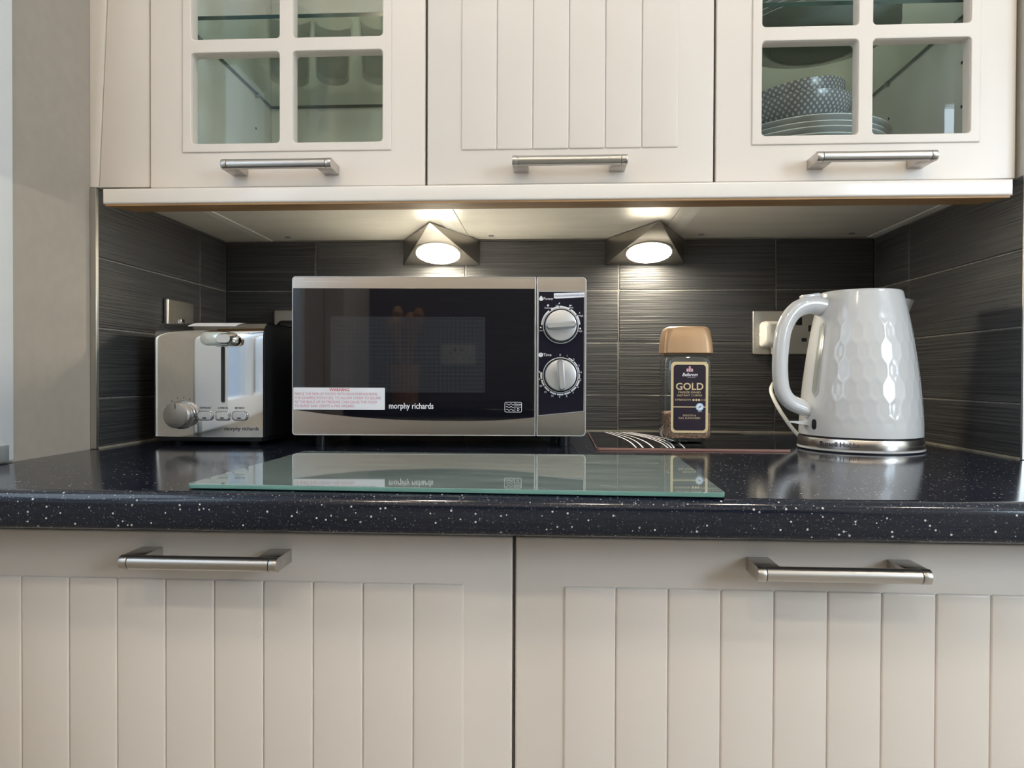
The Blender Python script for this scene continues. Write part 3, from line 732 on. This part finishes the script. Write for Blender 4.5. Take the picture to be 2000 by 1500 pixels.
put('panel_face', plate([ins], 0.0008), 'black_panel', panel)
PYF = -0.0009
lbl = put('film_label', plate([[(0.1712, 0.2250), (0.1738, 0.2238), (0.2165, 0.2262), (0.2165, 0.2335), (0.1712, 0.2318)]], 0.0004), 'white_paper', panel, (0, PYF, 0)); lbl['label'] = 'small white film label'
text('lettering', 'Remove protective film before use', 0.0040, 'blue_print', lbl, (0.1945, -0.0006, 0.2287), width=0.042).rotation_euler = (0, -0.05, 0)
KX = 0.1815
def dial(parent, cz, ang):
    rim = put('dial_ring', plate([circ(KX, cz, 0.0268), circ(KX, cz, 0.0252)], 0.0016, 0.0003), 'silver_paint', parent, (0, PYF, 0))
    k = put('dial', cyl(new_bm(), (KX, PYF, cz), (KX, -0.0125, cz), 0.0238, 0.0226, seg=56, bev=0.0012), 'silver_paint', parent)
    g = new_bm(); loft(g, [(0.0, 0.0055, 0.0222, 0.005), (0.007, 0.0046, 0.0218, 0.0044), (0.0095, 0.0030, 0.0205, 0.0029)])
    me = to_mesh('grip', g); me.transform(R90); me.transform(Matrix.Rotation(ang, 4, 'Y'))
    put('grip', me, 'silver_paint', k, (KX, -0.0122, cz))
    return k
CZ1, CZ2 = 0.1835, 0.1100
dial(panel, CZ1, math.radians(86)); dial(panel, CZ2, math.radians(-4))
prints('power_scale', [arc_band(KX, CZ1, 0.0272, 0.0292, a0, a1) for a0, a1 in ((121, 95), (93, 63), (59, 36), (32, 4), (178, 128))], 'white_print', panel, PYF)
prints('time_scale', [arc_band(KX, CZ2, 0.0276, 0.0300, a, a + 19) for a in (172, 194, 216, 238, 260, 282, 304, 326)] + [arc_band(KX, CZ2, 0.0276, 0.0290, a, a + 17) for a in (348, 8, 28, 48)], 'white_print', panel, PYF)
def drop(cx, cz, r): return [(cx + r * math.cos(a) * (1 - 0.25 * max(0, math.sin(a))), cz + r * math.sin(a) * (1 + 0.55 * max(0, math.sin(a)) ** 3)) for a in [2 * PI * q / 24 for q in range(24)]]
prints('power_symbols', [drop(0.1522, 0.2235, 0.0030), circ(0.1625, 0.2138, 0.0016, 12), [(0.1775, 0.2160), (0.1800, 0.2160), (0.1800, 0.2185)], rr(0.1940, 0.1975, 0.2130, 0.2145), [(0.2085, 0.2020), (0.2105, 0.2020), (0.2095, 0.2045)], circ(0.2105, 0.1795, 0.0017, 4), circ(0.1518, 0.1810, 0.0013, 10), circ(0.1520, 0.1402, 0.0033, 24)], 'white_print', panel, PYF)
prints('clock_hands', [rr(0.1517, 0.1523, 0.1400, 0.1425), rr(0.1519, 0.1536, 0.1398, 0.1404)], 'black_panel', panel, PYF - 0.0003)
for s, x, z, sz in (('Power', 0.1632, 0.2237, 0.0058), ('Time', 0.1618, 0.1402, 0.0060), ('Defrost', 0.1630, 0.2100, 0.0036), ('M.Low', 0.1790, 0.2130, 0.0036), ('Med', 0.1965, 0.2105, 0.0038), ('M.High', 0.2100, 0.1985, 0.0036), ('High', 0.2104, 0.1758, 0.0036), ('Low', 0.1517, 0.1765, 0.0036)):
    text('lettering', s, sz, 'white_print', panel, (x, PYF - 0.0002, z))
for s, dx, dz in (('0', -8, 360), ('1', 115, 345), ('2', 235, 280), ('3', 327, 170), ('4', 366, 52), ('5', 360, -80), ('6', 313, -210), ('7', 228, -315), ('8', 112, -375), ('9', -15, -390), ('10', -147, -370), ('15', -270, -305), ('20', -352, -195), ('25', -385, -72), ('30', -385, 55)):
    text('lettering', s, 0.0042, 'white_print', panel, (KX + dx * 0.0000835, PYF - 0.0002, CZ2 + dz * 0.0000835))

# ------------------------------------------------------------------ glass board and table mat on the worktop
bd = thing('glass_board', 'pale green glass worktop saver lying in front of the microwave', 'chopping board', (0.4855, -0.1985, 0.0), math.radians(-1.6))
me = plate([rr(-0.2495, 0.2495, -0.1500, 0.1500, 0.006)], 0.0042, 0.0005, upright=False)
me.materials.append(MATS['board_glass']); me.materials.append(MATS['board_edge'])
for p in me.polygons:
    if p.normal.z < 0.7: p.material_index = 1
put('sheet', me, None, bd, (0, 0, 0.0012))
for sx in (-0.23, 0.23):
    for sy in (-0.13, 0.13): put('foot', cyl(new_bm(), (sx, sy, 0.0), (sx, sy, 0.0013), 0.006, seg=16), 'white_plastic', bd)

pm = thing('place_mat', 'glossy black place mat with white curved lines and brown edge under the coffee jar', 'place mat', (0.7840, 0.2020, 0.0), math.radians(-0.6))
put('board', plate([rr(-0.1400, 0.1400, -0.1480, 0.1480, 0.006)], 0.0036, 0.0003, upright=False), 'hardboard', pm, (0, 0, 0.0002))
put('gloss_top', plate([rr(-0.1393, 0.1393, -0.1473, 0.1473, 0.006)], 0.0006, upright=False), 'mat_black', pm, (0, 0, 0.0036))
loops = []
for x_far, x_near, bow in ((-0.108, -0.082, 0.010), (-0.100, -0.072, 0.012), (-0.090, -0.057, 0.013), (-0.080, -0.036, 0.018), (-0.074, -0.031, 0.020), (-0.066, -0.027, 0.022), (-0.060, -0.012, 0.024)):
    c = [(x_far + (x_near - x_far) * q / 14 + bow * math.sin(PI * q / 14), 0.146 - 0.292 * q / 14) for q in range(15)]
    loops.append([(x - 0.0011, y) for x, y in c] + [(x + 0.0011, y) for x, y in c[::-1]])
bm = new_bm()
for lp in loops:
    m0 = plate([lp], 0.0002, upright=False); bm.from_mesh(m0); bpy.data.meshes.remove(m0)
put('white_lines', bm, 'white_print', pm, (0, 0, 0.0042))
MATZ = 0.0045

# ------------------------------------------------------------------ coffee jar
J = thing('coffee_jar', 'square glass coffee jar with gold lid and dark GOLD label on the mat', 'jar', (0.7880, 0.1510, MATZ), math.radians(1))
bm = new_bm()
loft(bm, [(0.0, 0.026, 0.024, 0.018), (0.003, 0.0285, 0.0265, 0.018), (0.008, 0.0295, 0.0275, 0.017), (0.0085, 0.0350, 0.033, 0.014), (0.016, 0.0362, 0.0345, 0.012), (0.110, 0.0362, 0.0345, 0.012), (0.1290, 0.0355, 0.0338, 0.012), (0.1365, 0.0330, 0.0315, 0.014), (0.1400, 0.0300, 0.0285, 0.016), (0.1520, 0.0295, 0.0280, 0.018)], True, False)
put('glass', bm, 'jar_glass', J)
bm = new_bm(); loft(bm, [(0.0092, 0.0335, 0.0316, 0.012), (0.014, 0.0345, 0.0325, 0.011), (0.046, 0.0345, 0.0328, 0.011), (0.0485, 0.0300, 0.0285, 0.011)])
bmesh.ops.triangulate(bm, faces=bm.faces[:]); bmesh.ops.subdivide_edges(bm, edges=bm.edges[:], cuts=3, use_grid_fill=True)
for v in bm.verts: v.co += Vector((random.uniform(-1, 1), random.uniform(-1, 1), random.uniform(-1, 1))) * 0.0006
cof = put('coffee_granules', bm, 'coffee', J); cof['kind'] = 'stuff'
lid = put('lid', (lambda b: (loft(b, [(0.1405, 0.0372, 0.0355, 0.012), (0.1412, 0.0378, 0.0362, 0.012), (0.1600, 0.0366, 0.0350, 0.013), (0.1745, 0.0345, 0.0330, 0.014), (0.1800, 0.0322, 0.0310, 0.014), (0.1822, 0.0285, 0.0270, 0.014)]), b)[1])(new_bm()), 'gold_lid', J)
fy = -0.0347
lab = put('label', plate([[(x, z) for x, z in rr(-0.0284, 0.0284, 0.0140, 0.1235, 0.0065)]], 0.0004), 'gold_print', J, (0, fy, 0.0035)); lab['label'] = 'gold bordered dark label'
put('label_field', plate([rr(-0.0246, 0.0246, 0.0176, 0.1190, 0.0050)], 0.0003), 'label_dark', lab, (0, -0.0003, 0))
LY = -0.0007
text('lettering', 'GOLD', 0.0150, 'gold_print', lab, (0, LY, 0.0850), width=0.0420, bold=0.00025)
for s, z, w in (('FREEZE DRIED', 0.0762, 0.034), ('INSTANT COFFEE', 0.0716, 0.038)): text('lettering', s, 0.0040, 'gold_print', lab, (0, LY, z), width=w)
text('lettering', 'STRENGTH', 0.0038, 'gold_print', lab, (-0.0100, LY, 0.0648), width=0.024)
prints('strength_beans', [circ(0.0060 + 0.0042 * q, 0.0648, 0.0017, 12) for q in range(3)], 'gold_print', lab, LY)
prints('strength_beans', [circ(0.0060 + 0.0042 * q, 0.0648, 0.0017, 12) for q in (3, 4)], 'hardboard', lab, LY)
prints('dividing_line', [rr(-0.0246, 0.0246, 0.0532, 0.0546)], 'gold_print', lab, -0.0005)
seal = put('seal', plate([circ(0.0155, 0.0540, 0.0060, 28)], 0.0004), 'sky_print', lab, (0, LY, 0))
put('seal_centre', plate([circ(0.0155, 0.0540, 0.0044, 24)], 0.0003), 'white_print', seal, (0, -0.0004, 0))
prints('seal_frog', [[(0.0128, 0.0520), (0.0140, 0.0545), (0.0165, 0.0562), (0.0185, 0.0560), (0.0172, 0.0542), (0.0176, 0.0525), (0.0155, 0.0535), (0.0143, 0.0520)]], 'blue_print', seal, -0.0008)
prints('seal_line', [rr(0.0125, 0.0190, 0.0464, 0.0468)], 'white_print', lab, LY)
for s, z, w in (('SMOOTH &', 0.0408, 0.020), ('FULL FLAVOURED', 0.0366, 0.033)): text('lettering', s, 0.0038, 'gold_print', lab, (0, LY, z), width=w)
text('lettering', 'Bellarom', 0.0074, 'white_print', lab, (0, LY, 0.1035), shear=0.35, width=0.0235, bold=0.0001)
prints('underline', [wave(-0.004, 0.009, 0.0992, 0.0002, 0.00018)], 'white_print', lab, LY)
def crest(cx, cz): return [circ(cx, cz + 0.0042, 0.0015, 12), [(cx - 0.0012, cz - 0.0030), (cx + 0.0012, cz - 0.0030), (cx + 0.0016, cz + 0.0028), (cx - 0.0016, cz + 0.0028)], [(cx - 0.0050, cz - 0.0030), (cx - 0.0020, cz - 0.0030), (cx - 0.0018, cz + 0.0008), (cx - 0.0034, cz + 0.0022), (cx - 0.0050, cz + 0.0008)], [(cx + 0.0050, cz - 0.0030), (cx + 0.0020, cz - 0.0030), (cx + 0.0018, cz + 0.0008), (cx + 0.0034, cz + 0.0022), (cx + 0.0050, cz + 0.0008)]]
prints('crest', crest(0, 0.1112), 'pink_print', lab, LY)

# ------------------------------------------------------------------ kettle
K = thing('kettle', 'glossy white kettle with honeycomb dimples on a steel banded base', 'kettle', (1.0425, 0.1120, 0.0), math.radians(10))
KP = [(0.0225, 0.0858), (0.060, 0.0845), (0.118, 0.0788), (0.172, 0.0706), (0.200, 0.0656), (0.222, 0.0608), (0.2330, 0.0580)]
def kr(z): return float(np.interp(z, [a for a, _ in KP], [b for _, b in KP]))
zs = np.array([a for a, _ in KP]); rs_ = np.array([b for _, b in KP]); coef = np.polyfit(zs, rs_, 4)
def krs(z): return np.polyval(coef, z)
def hexdent(th, z, ncol=30, pitch=0.0275):
    w = 2 * PI / ncol; hs = 0.866 * w / pitch; zz = (z - 0.036) * hs; rowh = 0.866 * w
    best = np.full(th.shape, 9.0); sec = np.full(th.shape, 9.0)
    r0 = np.floor(zz / rowh)
    for dr in (-1, 0, 1, 2):
        r = r0 + dr; off = np.where(np.mod(r, 2) == 1, w / 2, 0.0)
        c0 = np.floor((th - off) / w)
        for dc in (-1, 0, 1, 2):
            d = np.hypot(th - ((c0 + dc) * w + off), zz - r * rowh)
            sec = np.where(d < best, best, np.minimum(sec, d)); best = np.minimum(best, d)
    e = np.clip((sec - best) / 2 / (0.24 * w), 0, 1); return e * e * (3 - 2 * e)
NT, NZ = 288, 150
th = np.linspace(0, 2 * PI, NT, endpoint=False); zz = np.linspace(0.0225, 0.2330, NZ)
TH, ZZ = np.meshgrid(th, zz)
fade = np.clip((ZZ - 0.033) / 0.010, 0, 1) * np.clip((0.212 - ZZ) / 0.03, 0, 1)
back = np.clip((np.abs(np.angle(np.exp(1j * (TH - PI)))) - 0.42) / 0.12, 0, 1)     # smooth strip under the handle
RR_ = krs(ZZ) - 0.00042 * hexdent(TH, ZZ) * fade * back
verts = np.stack([RR_ * np.cos(TH), RR_ * np.sin(TH), ZZ], -1).reshape(-1, 3).tolist()
faces = [(i * NT + j, i * NT + (j + 1) % NT, (i + 1) * NT + (j + 1) % NT, (i + 1) * NT + j) for i in range(NZ - 1) for j in range(NT)]
faces.append(tuple(range(NT))[::-1])
me = bpy.data.meshes.new('body'); me.from_pydata(verts, [], faces); finish(me, 50); put('body', me, 'white_gloss', K)
bm = new_bm(); lathe(bm, [(0.0579, 0.2320), (0.0576, 0.2352), (0.0562, 0.2366), (0.0540, 0.2362), (0.0535, 0.2350), (0.0520, 0.2350), (0.0510, 0.2372), (0.040, 0.2384), (0.0, 0.2388)], 96)
put('lid', bm, 'white_gloss', K)
bm = new_bm()                                     # spout: pointed lip on the far side from the handle
def spout_ring(z, reach, half):
    r = kr(z) - 0.003; out = []
    for q in range(-4, 5):
        a = half * q / 4; k_ = 1 - abs(q) / 4
        out.append(bm.verts.new(((r + reach * k_ ** 1.1) * math.cos(a * (1 - 0.45 * k_)), (r + reach * k_ ** 1.1) * math.sin(a * (1 - 0.45 * k_)), z)))
    return out
rg = [spout_ring(z, rc, h) for z, rc, h in ((0.188, 0.0040, 0.14), (0.200, 0.0130, 0.30), (0.214, 0.0230, 0.42), (0.2268, 0.0315, 0.52))]
for a, b in zip(rg, rg[1:]):
    for q in range(8): bm.faces.new((a[q], a[q + 1], b[q + 1], b[q]))
bm.faces.new(rg[-1]); bm.faces.new(rg[0][::-1]); put('spout', bm, 'white_gloss', K)
bm = new_bm()
tube(bm, [(-0.0560, 0, 0.2130), (-0.0800, 0, 0.2165), (-0.1040, 0, 0.2080), (-0.1205, 0, 0.1840), (-0.1265, 0, 0.1500), (-0.1275, 0, 0.1150), (-0.1235, 0, 0.0880), (-0.1120, 0, 0.0720), (-0.0940, 0, 0.0640), (-0.0790, 0, 0.0590)], [0.0140, 0.0125, 0.0118, 0.0115, 0.0112, 0.0112, 0.0112, 0.0112, 0.0112, 0.0115], 20, 1.15)
put('handle', bm, 'white_gloss', K)
bm = new_bm(); box(bm, -0.094, -0.068, -0.0085, 0.0085, 0.2265, 0.2330, 0.002); bmesh.ops.rotate(bm, verts=bm.verts[:], cent=(-0.081, 0, 0.229), matrix=Matrix.Rotation(-0.14, 3, 'Y')); put('lid_button', bm, 'white_gloss', K)
def on_body(aw, z, off): r = krs(z) + off; return (r * math.cos(aw), r * math.sin(aw), z)
def strip(bm, a_mid, half, z0, z1, off, n=20):
    """rounded vertical strip hugging the body"""
    rows = []
    for q in range(n + 1):
        z = z0 + (z1 - z0) * q / n; e = min(1.0, min(z - z0, z1 - z) / 0.004); h = half * math.sqrt(max(0.02, 1 - (1 - e) ** 2))
        rows.append([bm.verts.new(on_body(a_mid + h * s, z, off)) for s in (-1, -0.33, 0.33, 1)])
    for a, b in zip(rows, rows[1:]):
        for s in range(3): bm.faces.new((a[s], a[s + 1], b[s + 1], b[s]))
    return bm
GA = PI + 0.18
g = put('gauge_frame', strip(new_bm(), GA, 0.085, 0.080, 0.1925, 0.0008), 'white_gloss', K)
put('water_gauge', strip(new_bm(), GA, 0.058, 0.083, 0.1895, 0.0013), 'gauge', g)
bm = new_bm()
la = PI + 0.10
pts = [(-0.0830, -0.007), (-0.1130, -0.0035), (-0.1160, 0.0), (-0.1130, 0.0035), (-0.0830, 0.007)]
lo = [bm.verts.new((x, y, 0.0395 + (0.0015 if x < -0.1 else -0.0035))) for x, y in pts]; hi = [bm.verts.new((x, y, 0.0425 + (0.0005 if x < -0.1 else 0))) for x, y in pts]
bm.faces.new(lo[::-1]); bm.faces.new(hi)
for i in range(5): bm.faces.new((lo[i], lo[(i + 1) % 5], hi[(i + 1) % 5], hi[i]))
sw = put('switch_lever', bm, 'white_gloss', K)
put('switch_slot', strip(new_bm(), PI + 0.22, 0.055, 0.0315, 0.0465, 0.0005), 'black_plastic', K)
put('neck_gap', (lambda b: (lathe(b, [(0.0, 0.0195), (0.0845, 0.0195), (0.0845, 0.0226), (0.0, 0.0226)], 96), b)[1])(new_bm()), 'black_plastic', K)
band = put('steel_band', (lambda b: (lathe(b, [(0.0, 0.0045), (0.0868, 0.0045), (0.0872, 0.0052), (0.0866, 0.0190), (0.0862, 0.0196), (0.0, 0.0196)], 128), b)[1])(new_bm()), 'steel_x', K)
put('base_ring', (lambda b: (lathe(b, [(0.0, 0.0018), (0.0875, 0.0018), (0.0884, 0.0026), (0.0884, 0.0044), (0.0, 0.0044)], 128), b)[1])(new_bm()), 'white_gloss', K)
put('base_foot', (lambda b: (lathe(b, [(0.0, 0.0), (0.084, 0.0), (0.084, 0.0019), (0.0, 0.0019)], 64), b)[1])(new_bm()), 'black_plastic', K)
me = text_mesh('Russell Hobbs', 0.0098, bold=0.00012, width=0.0560)
R0 = 0.0875; AM = math.radians(-141)
for v in me.vertices:
    a = AM + v.co.x / R0; rr_ = R0 - v.co.y; v.co = (rr_ * math.cos(a), rr_ * math.sin(a), 0.0120 + v.co.z)
put('lettering', me, 'dark_print', band)

# ------------------------------------------------------------------ crockery and glasses in the glazed cabinets
ZI = ZU + 0.0166
def plate_mesh(r):
    bm = new_bm(); lathe(bm, [(0.0, 0.002), (r * 0.55, 0.002), (r * 0.56, 0.0), (r * 0.60, 0.0), (r * 0.64, 0.0035), (r * 0.97, 0.0145), (r, 0.0165), (r * 0.995, 0.0180), (r * 0.96, 0.0172), (r * 0.63, 0.0065), (0.0, 0.0055)], 64)
    return to_mesh('dinner_plate', bm)
pmesh = plate_mesh(0.124)
PN = 10; px, py = 0.985, 0.190
ordinal = ['lowest', 'second', 'third', 'fourth', 'fifth', 'sixth', 'seventh', 'eighth', 'ninth', 'topmost']
for i in range(PN):
    tag(put('dinner_plate', pmesh, 'porcelain', None, (px + random.uniform(-.002, .002), py + random.uniform(-.002, .002), ZI + 0.0003 + 0.0088 * i)), 'white dinner plate, %s in the stack on the right cabinet floor' % (ordinal[i] + (' from bottom' if 0 < i < 9 else '')), 'plate', 'plates on the cabinet floor')
def bowl_mesh(r, h):
    bm = new_bm(); outer = [(r * 0.42, 0.0), (r * 0.46, 0.003), (r * 0.72, h * 0.22), (r * 0.90, h * 0.52), (r * 0.985, h * 0.85), (r, h)]
    inner = [(r * 0.985, h + 0.0008), (r * 0.96, h - 0.001), (r * 0.87, h * 0.53), (r * 0.68, h * 0.25), (r * 0.40, 0.008), (0.0, 0.007)]
    lathe(bm, [(0.0, 0.0)] + outer + inner, 72)
    uv = bm.loops.layers.uv.new('uv')
    for f in bm.faces:
        us = [math.atan2(l.vert.co.y, l.vert.co.x) / (2 * PI) for l in f.loops]; wrap = max(us) - min(us) > 0.5
        for l, u in zip(f.loops, us): l[uv].uv = ((u + 1 if wrap and u < 0 else u) * 1.0, l.vert.co.z / (2 * PI * r) * 1.0)
    return to_mesh('bowl', bm)
zb = ZI + 0.0088 * (PN - 1) + 0.0058
bw = tag(put('bowl', bowl_mesh(0.086, 0.052), 'bowl_glaze', None, (0.966, 0.172, zb + 0.0035), (0, math.radians(-5), 0)), 'grey dotted bowl sitting straight on the white plates, lower of two', 'bowl', 'dotted bowls')
bw2 = tag(put('bowl', bowl_mesh(0.084, 0.052), 'bowl_glaze', None, (0.962, 0.174, zb + 0.0225), (0, math.radians(-10), 0)), 'grey dotted bowl tilted inside the other, upper of two', 'bowl', 'dotted bowls')
for i in range(6):
    tag(put('side_plate', pmesh, 'porcelain', None, (1.000, 0.190, 0.6448 + 0.0088 * i)), 'white plate on the glass shelf of the right cabinet, %s' % ('lowest of its stack' if i == 0 else 'number %s from the shelf' % ['one', 'two', 'three', 'four', 'five', 'six'][i]), 'plate', 'plates on the glass shelf')
def tumbler(r0, r1, h):
    bm = new_bm(); lathe(bm, [(0.0, 0.0), (r0 - 0.003, 0.0), (r0, 0.003), (r1, h), (r1 - 0.0015, h + 0.0005), (r1 - 0.003, h), (r0 - 0.003, 0.012), (0.0, 0.010)], 40)
    return to_mesh('tumbler', bm)
tm = tumbler(0.029, 0.036, 0.105); tw = tumbler(0.034, 0.041, 0.120)
for me, x, y, lb_ in ((tw, 0.098, 0.285, 'wide clear tumbler nearest the left side on the left cabinet shelf'), (tm, 0.178, 0.285, 'clear tumbler standing between two others on the left cabinet shelf'), (tm, 0.262, 0.285, 'clear tumbler furthest right on the left cabinet shelf')):
    tag(put('tumbler', me, 'tumbler_glass', None, (x, y, 0.6448)), lb_, 'glass', 'tumblers on the glass shelf')

# ------------------------------------------------------------------ the opposite side of the kitchen, seen in reflections
oc = thing('opposite_cabinet', 'cream base run along the opposite wall with plain doors', 'cabinet')
put('body', box(new_bm(), -0.02, 1.45, YO + 0.001, -1.42, ZF, -0.037), 'carcass', oc)
for i in range(3): put('door', box(new_bm(), -0.018 + 0.489 * i, 0.468 + 0.489 * i, -1.4195, -1.402, ZF + 0.15, -0.045, 0.002), 'cream', oc)
tag(put('opposite_worktop', box(new_bm(), -0.02, 1.45, YO + 0.001, -1.385, -0.0365, 0.0, 0.004), 'worktop_laminate'), 'dark flecked worktop on the opposite run', 'worktop')
struct(put('wall_splashback', box(new_bm(), -0.02, 1.45, YO + 0.0005, YO + 0.008, 0.0005, 0.50), 'dark_wall'))
pot = thing('utensil_pot', 'terracotta pot of wooden spoons on the opposite worktop', 'utensils', (0.17, -1.62, 0.0003))
put('pot', (lambda b: (lathe(b, [(0.0, 0.0), (0.048, 0.0), (0.055, 0.150), (0.051, 0.150), (0.045, 0.006), (0.0, 0.006)], 40), b)[1])(new_bm()), 'timber', pot)
for a, tilt, L in ((0.3, 0.16, 0.30), (2.2, 0.20, 0.27), (4.1, 0.18, 0.31), (5.2, 0.10, 0.29)):
    tip = (math.cos(a) * math.sin(tilt) * L, math.sin(a) * math.sin(tilt) * L, L)
    bm = new_bm(); tube(bm, [(0, 0, 0.01), (tip[0] * 0.7, tip[1] * 0.7, L * 0.75), tip, (tip[0] * 1.12, tip[1] * 1.12, L * 1.14), (tip[0] * 1.2, tip[1] * 1.2, L * 1.22)], [0.006, 0.006, 0.016, 0.022, 0.010], 12)
    put('wooden_spoon', bm, 'bare_wood', pot)
socket_plate('double_socket', 'double socket on the opposite splashback', 0.146, (0.36, YO + 0.0085, 0.20), PI, (-0.036, 0.036))
tu = thing('tall_unit', 'tall cream unit at the end of the opposite run', 'cabinet')
put('body', box(new_bm(), -0.0885, -0.0205, YO + 0.001, -1.40, ZF, 1.20), 'cream', tu)
put('cornice', box(new_bm(), -0.0885, -0.015, YO + 0.001, -1.39, 1.2002, 1.23, 0.004), 'cream', tu)
DL_LABEL = ['nearest the tall unit', 'over the opposite worktop', 'nearest the main window', 'left of the two over the aisle', 'right of the two over the aisle']
for i, (x, y) in enumerate(DOWNLIGHTS):
    d = thing('downlight', 'recessed chrome ceiling downlight ' + DL_LABEL[i], 'light', (x, y, ZC), 0, 'ceiling downlights')
    put('rim', (lambda b: (lathe(b, [(0.034, -0.0005), (0.045, -0.0005), (0.043, -0.005), (0.034, -0.006), (0.034, -0.0005)], 40), b)[1])(new_bm()), 'chrome', d)
    put('bulb', cyl(new_bm(), (0, 0, -0.0005), (0, 0, -0.004), 0.030, seg=32), 'downlight_glow', d)
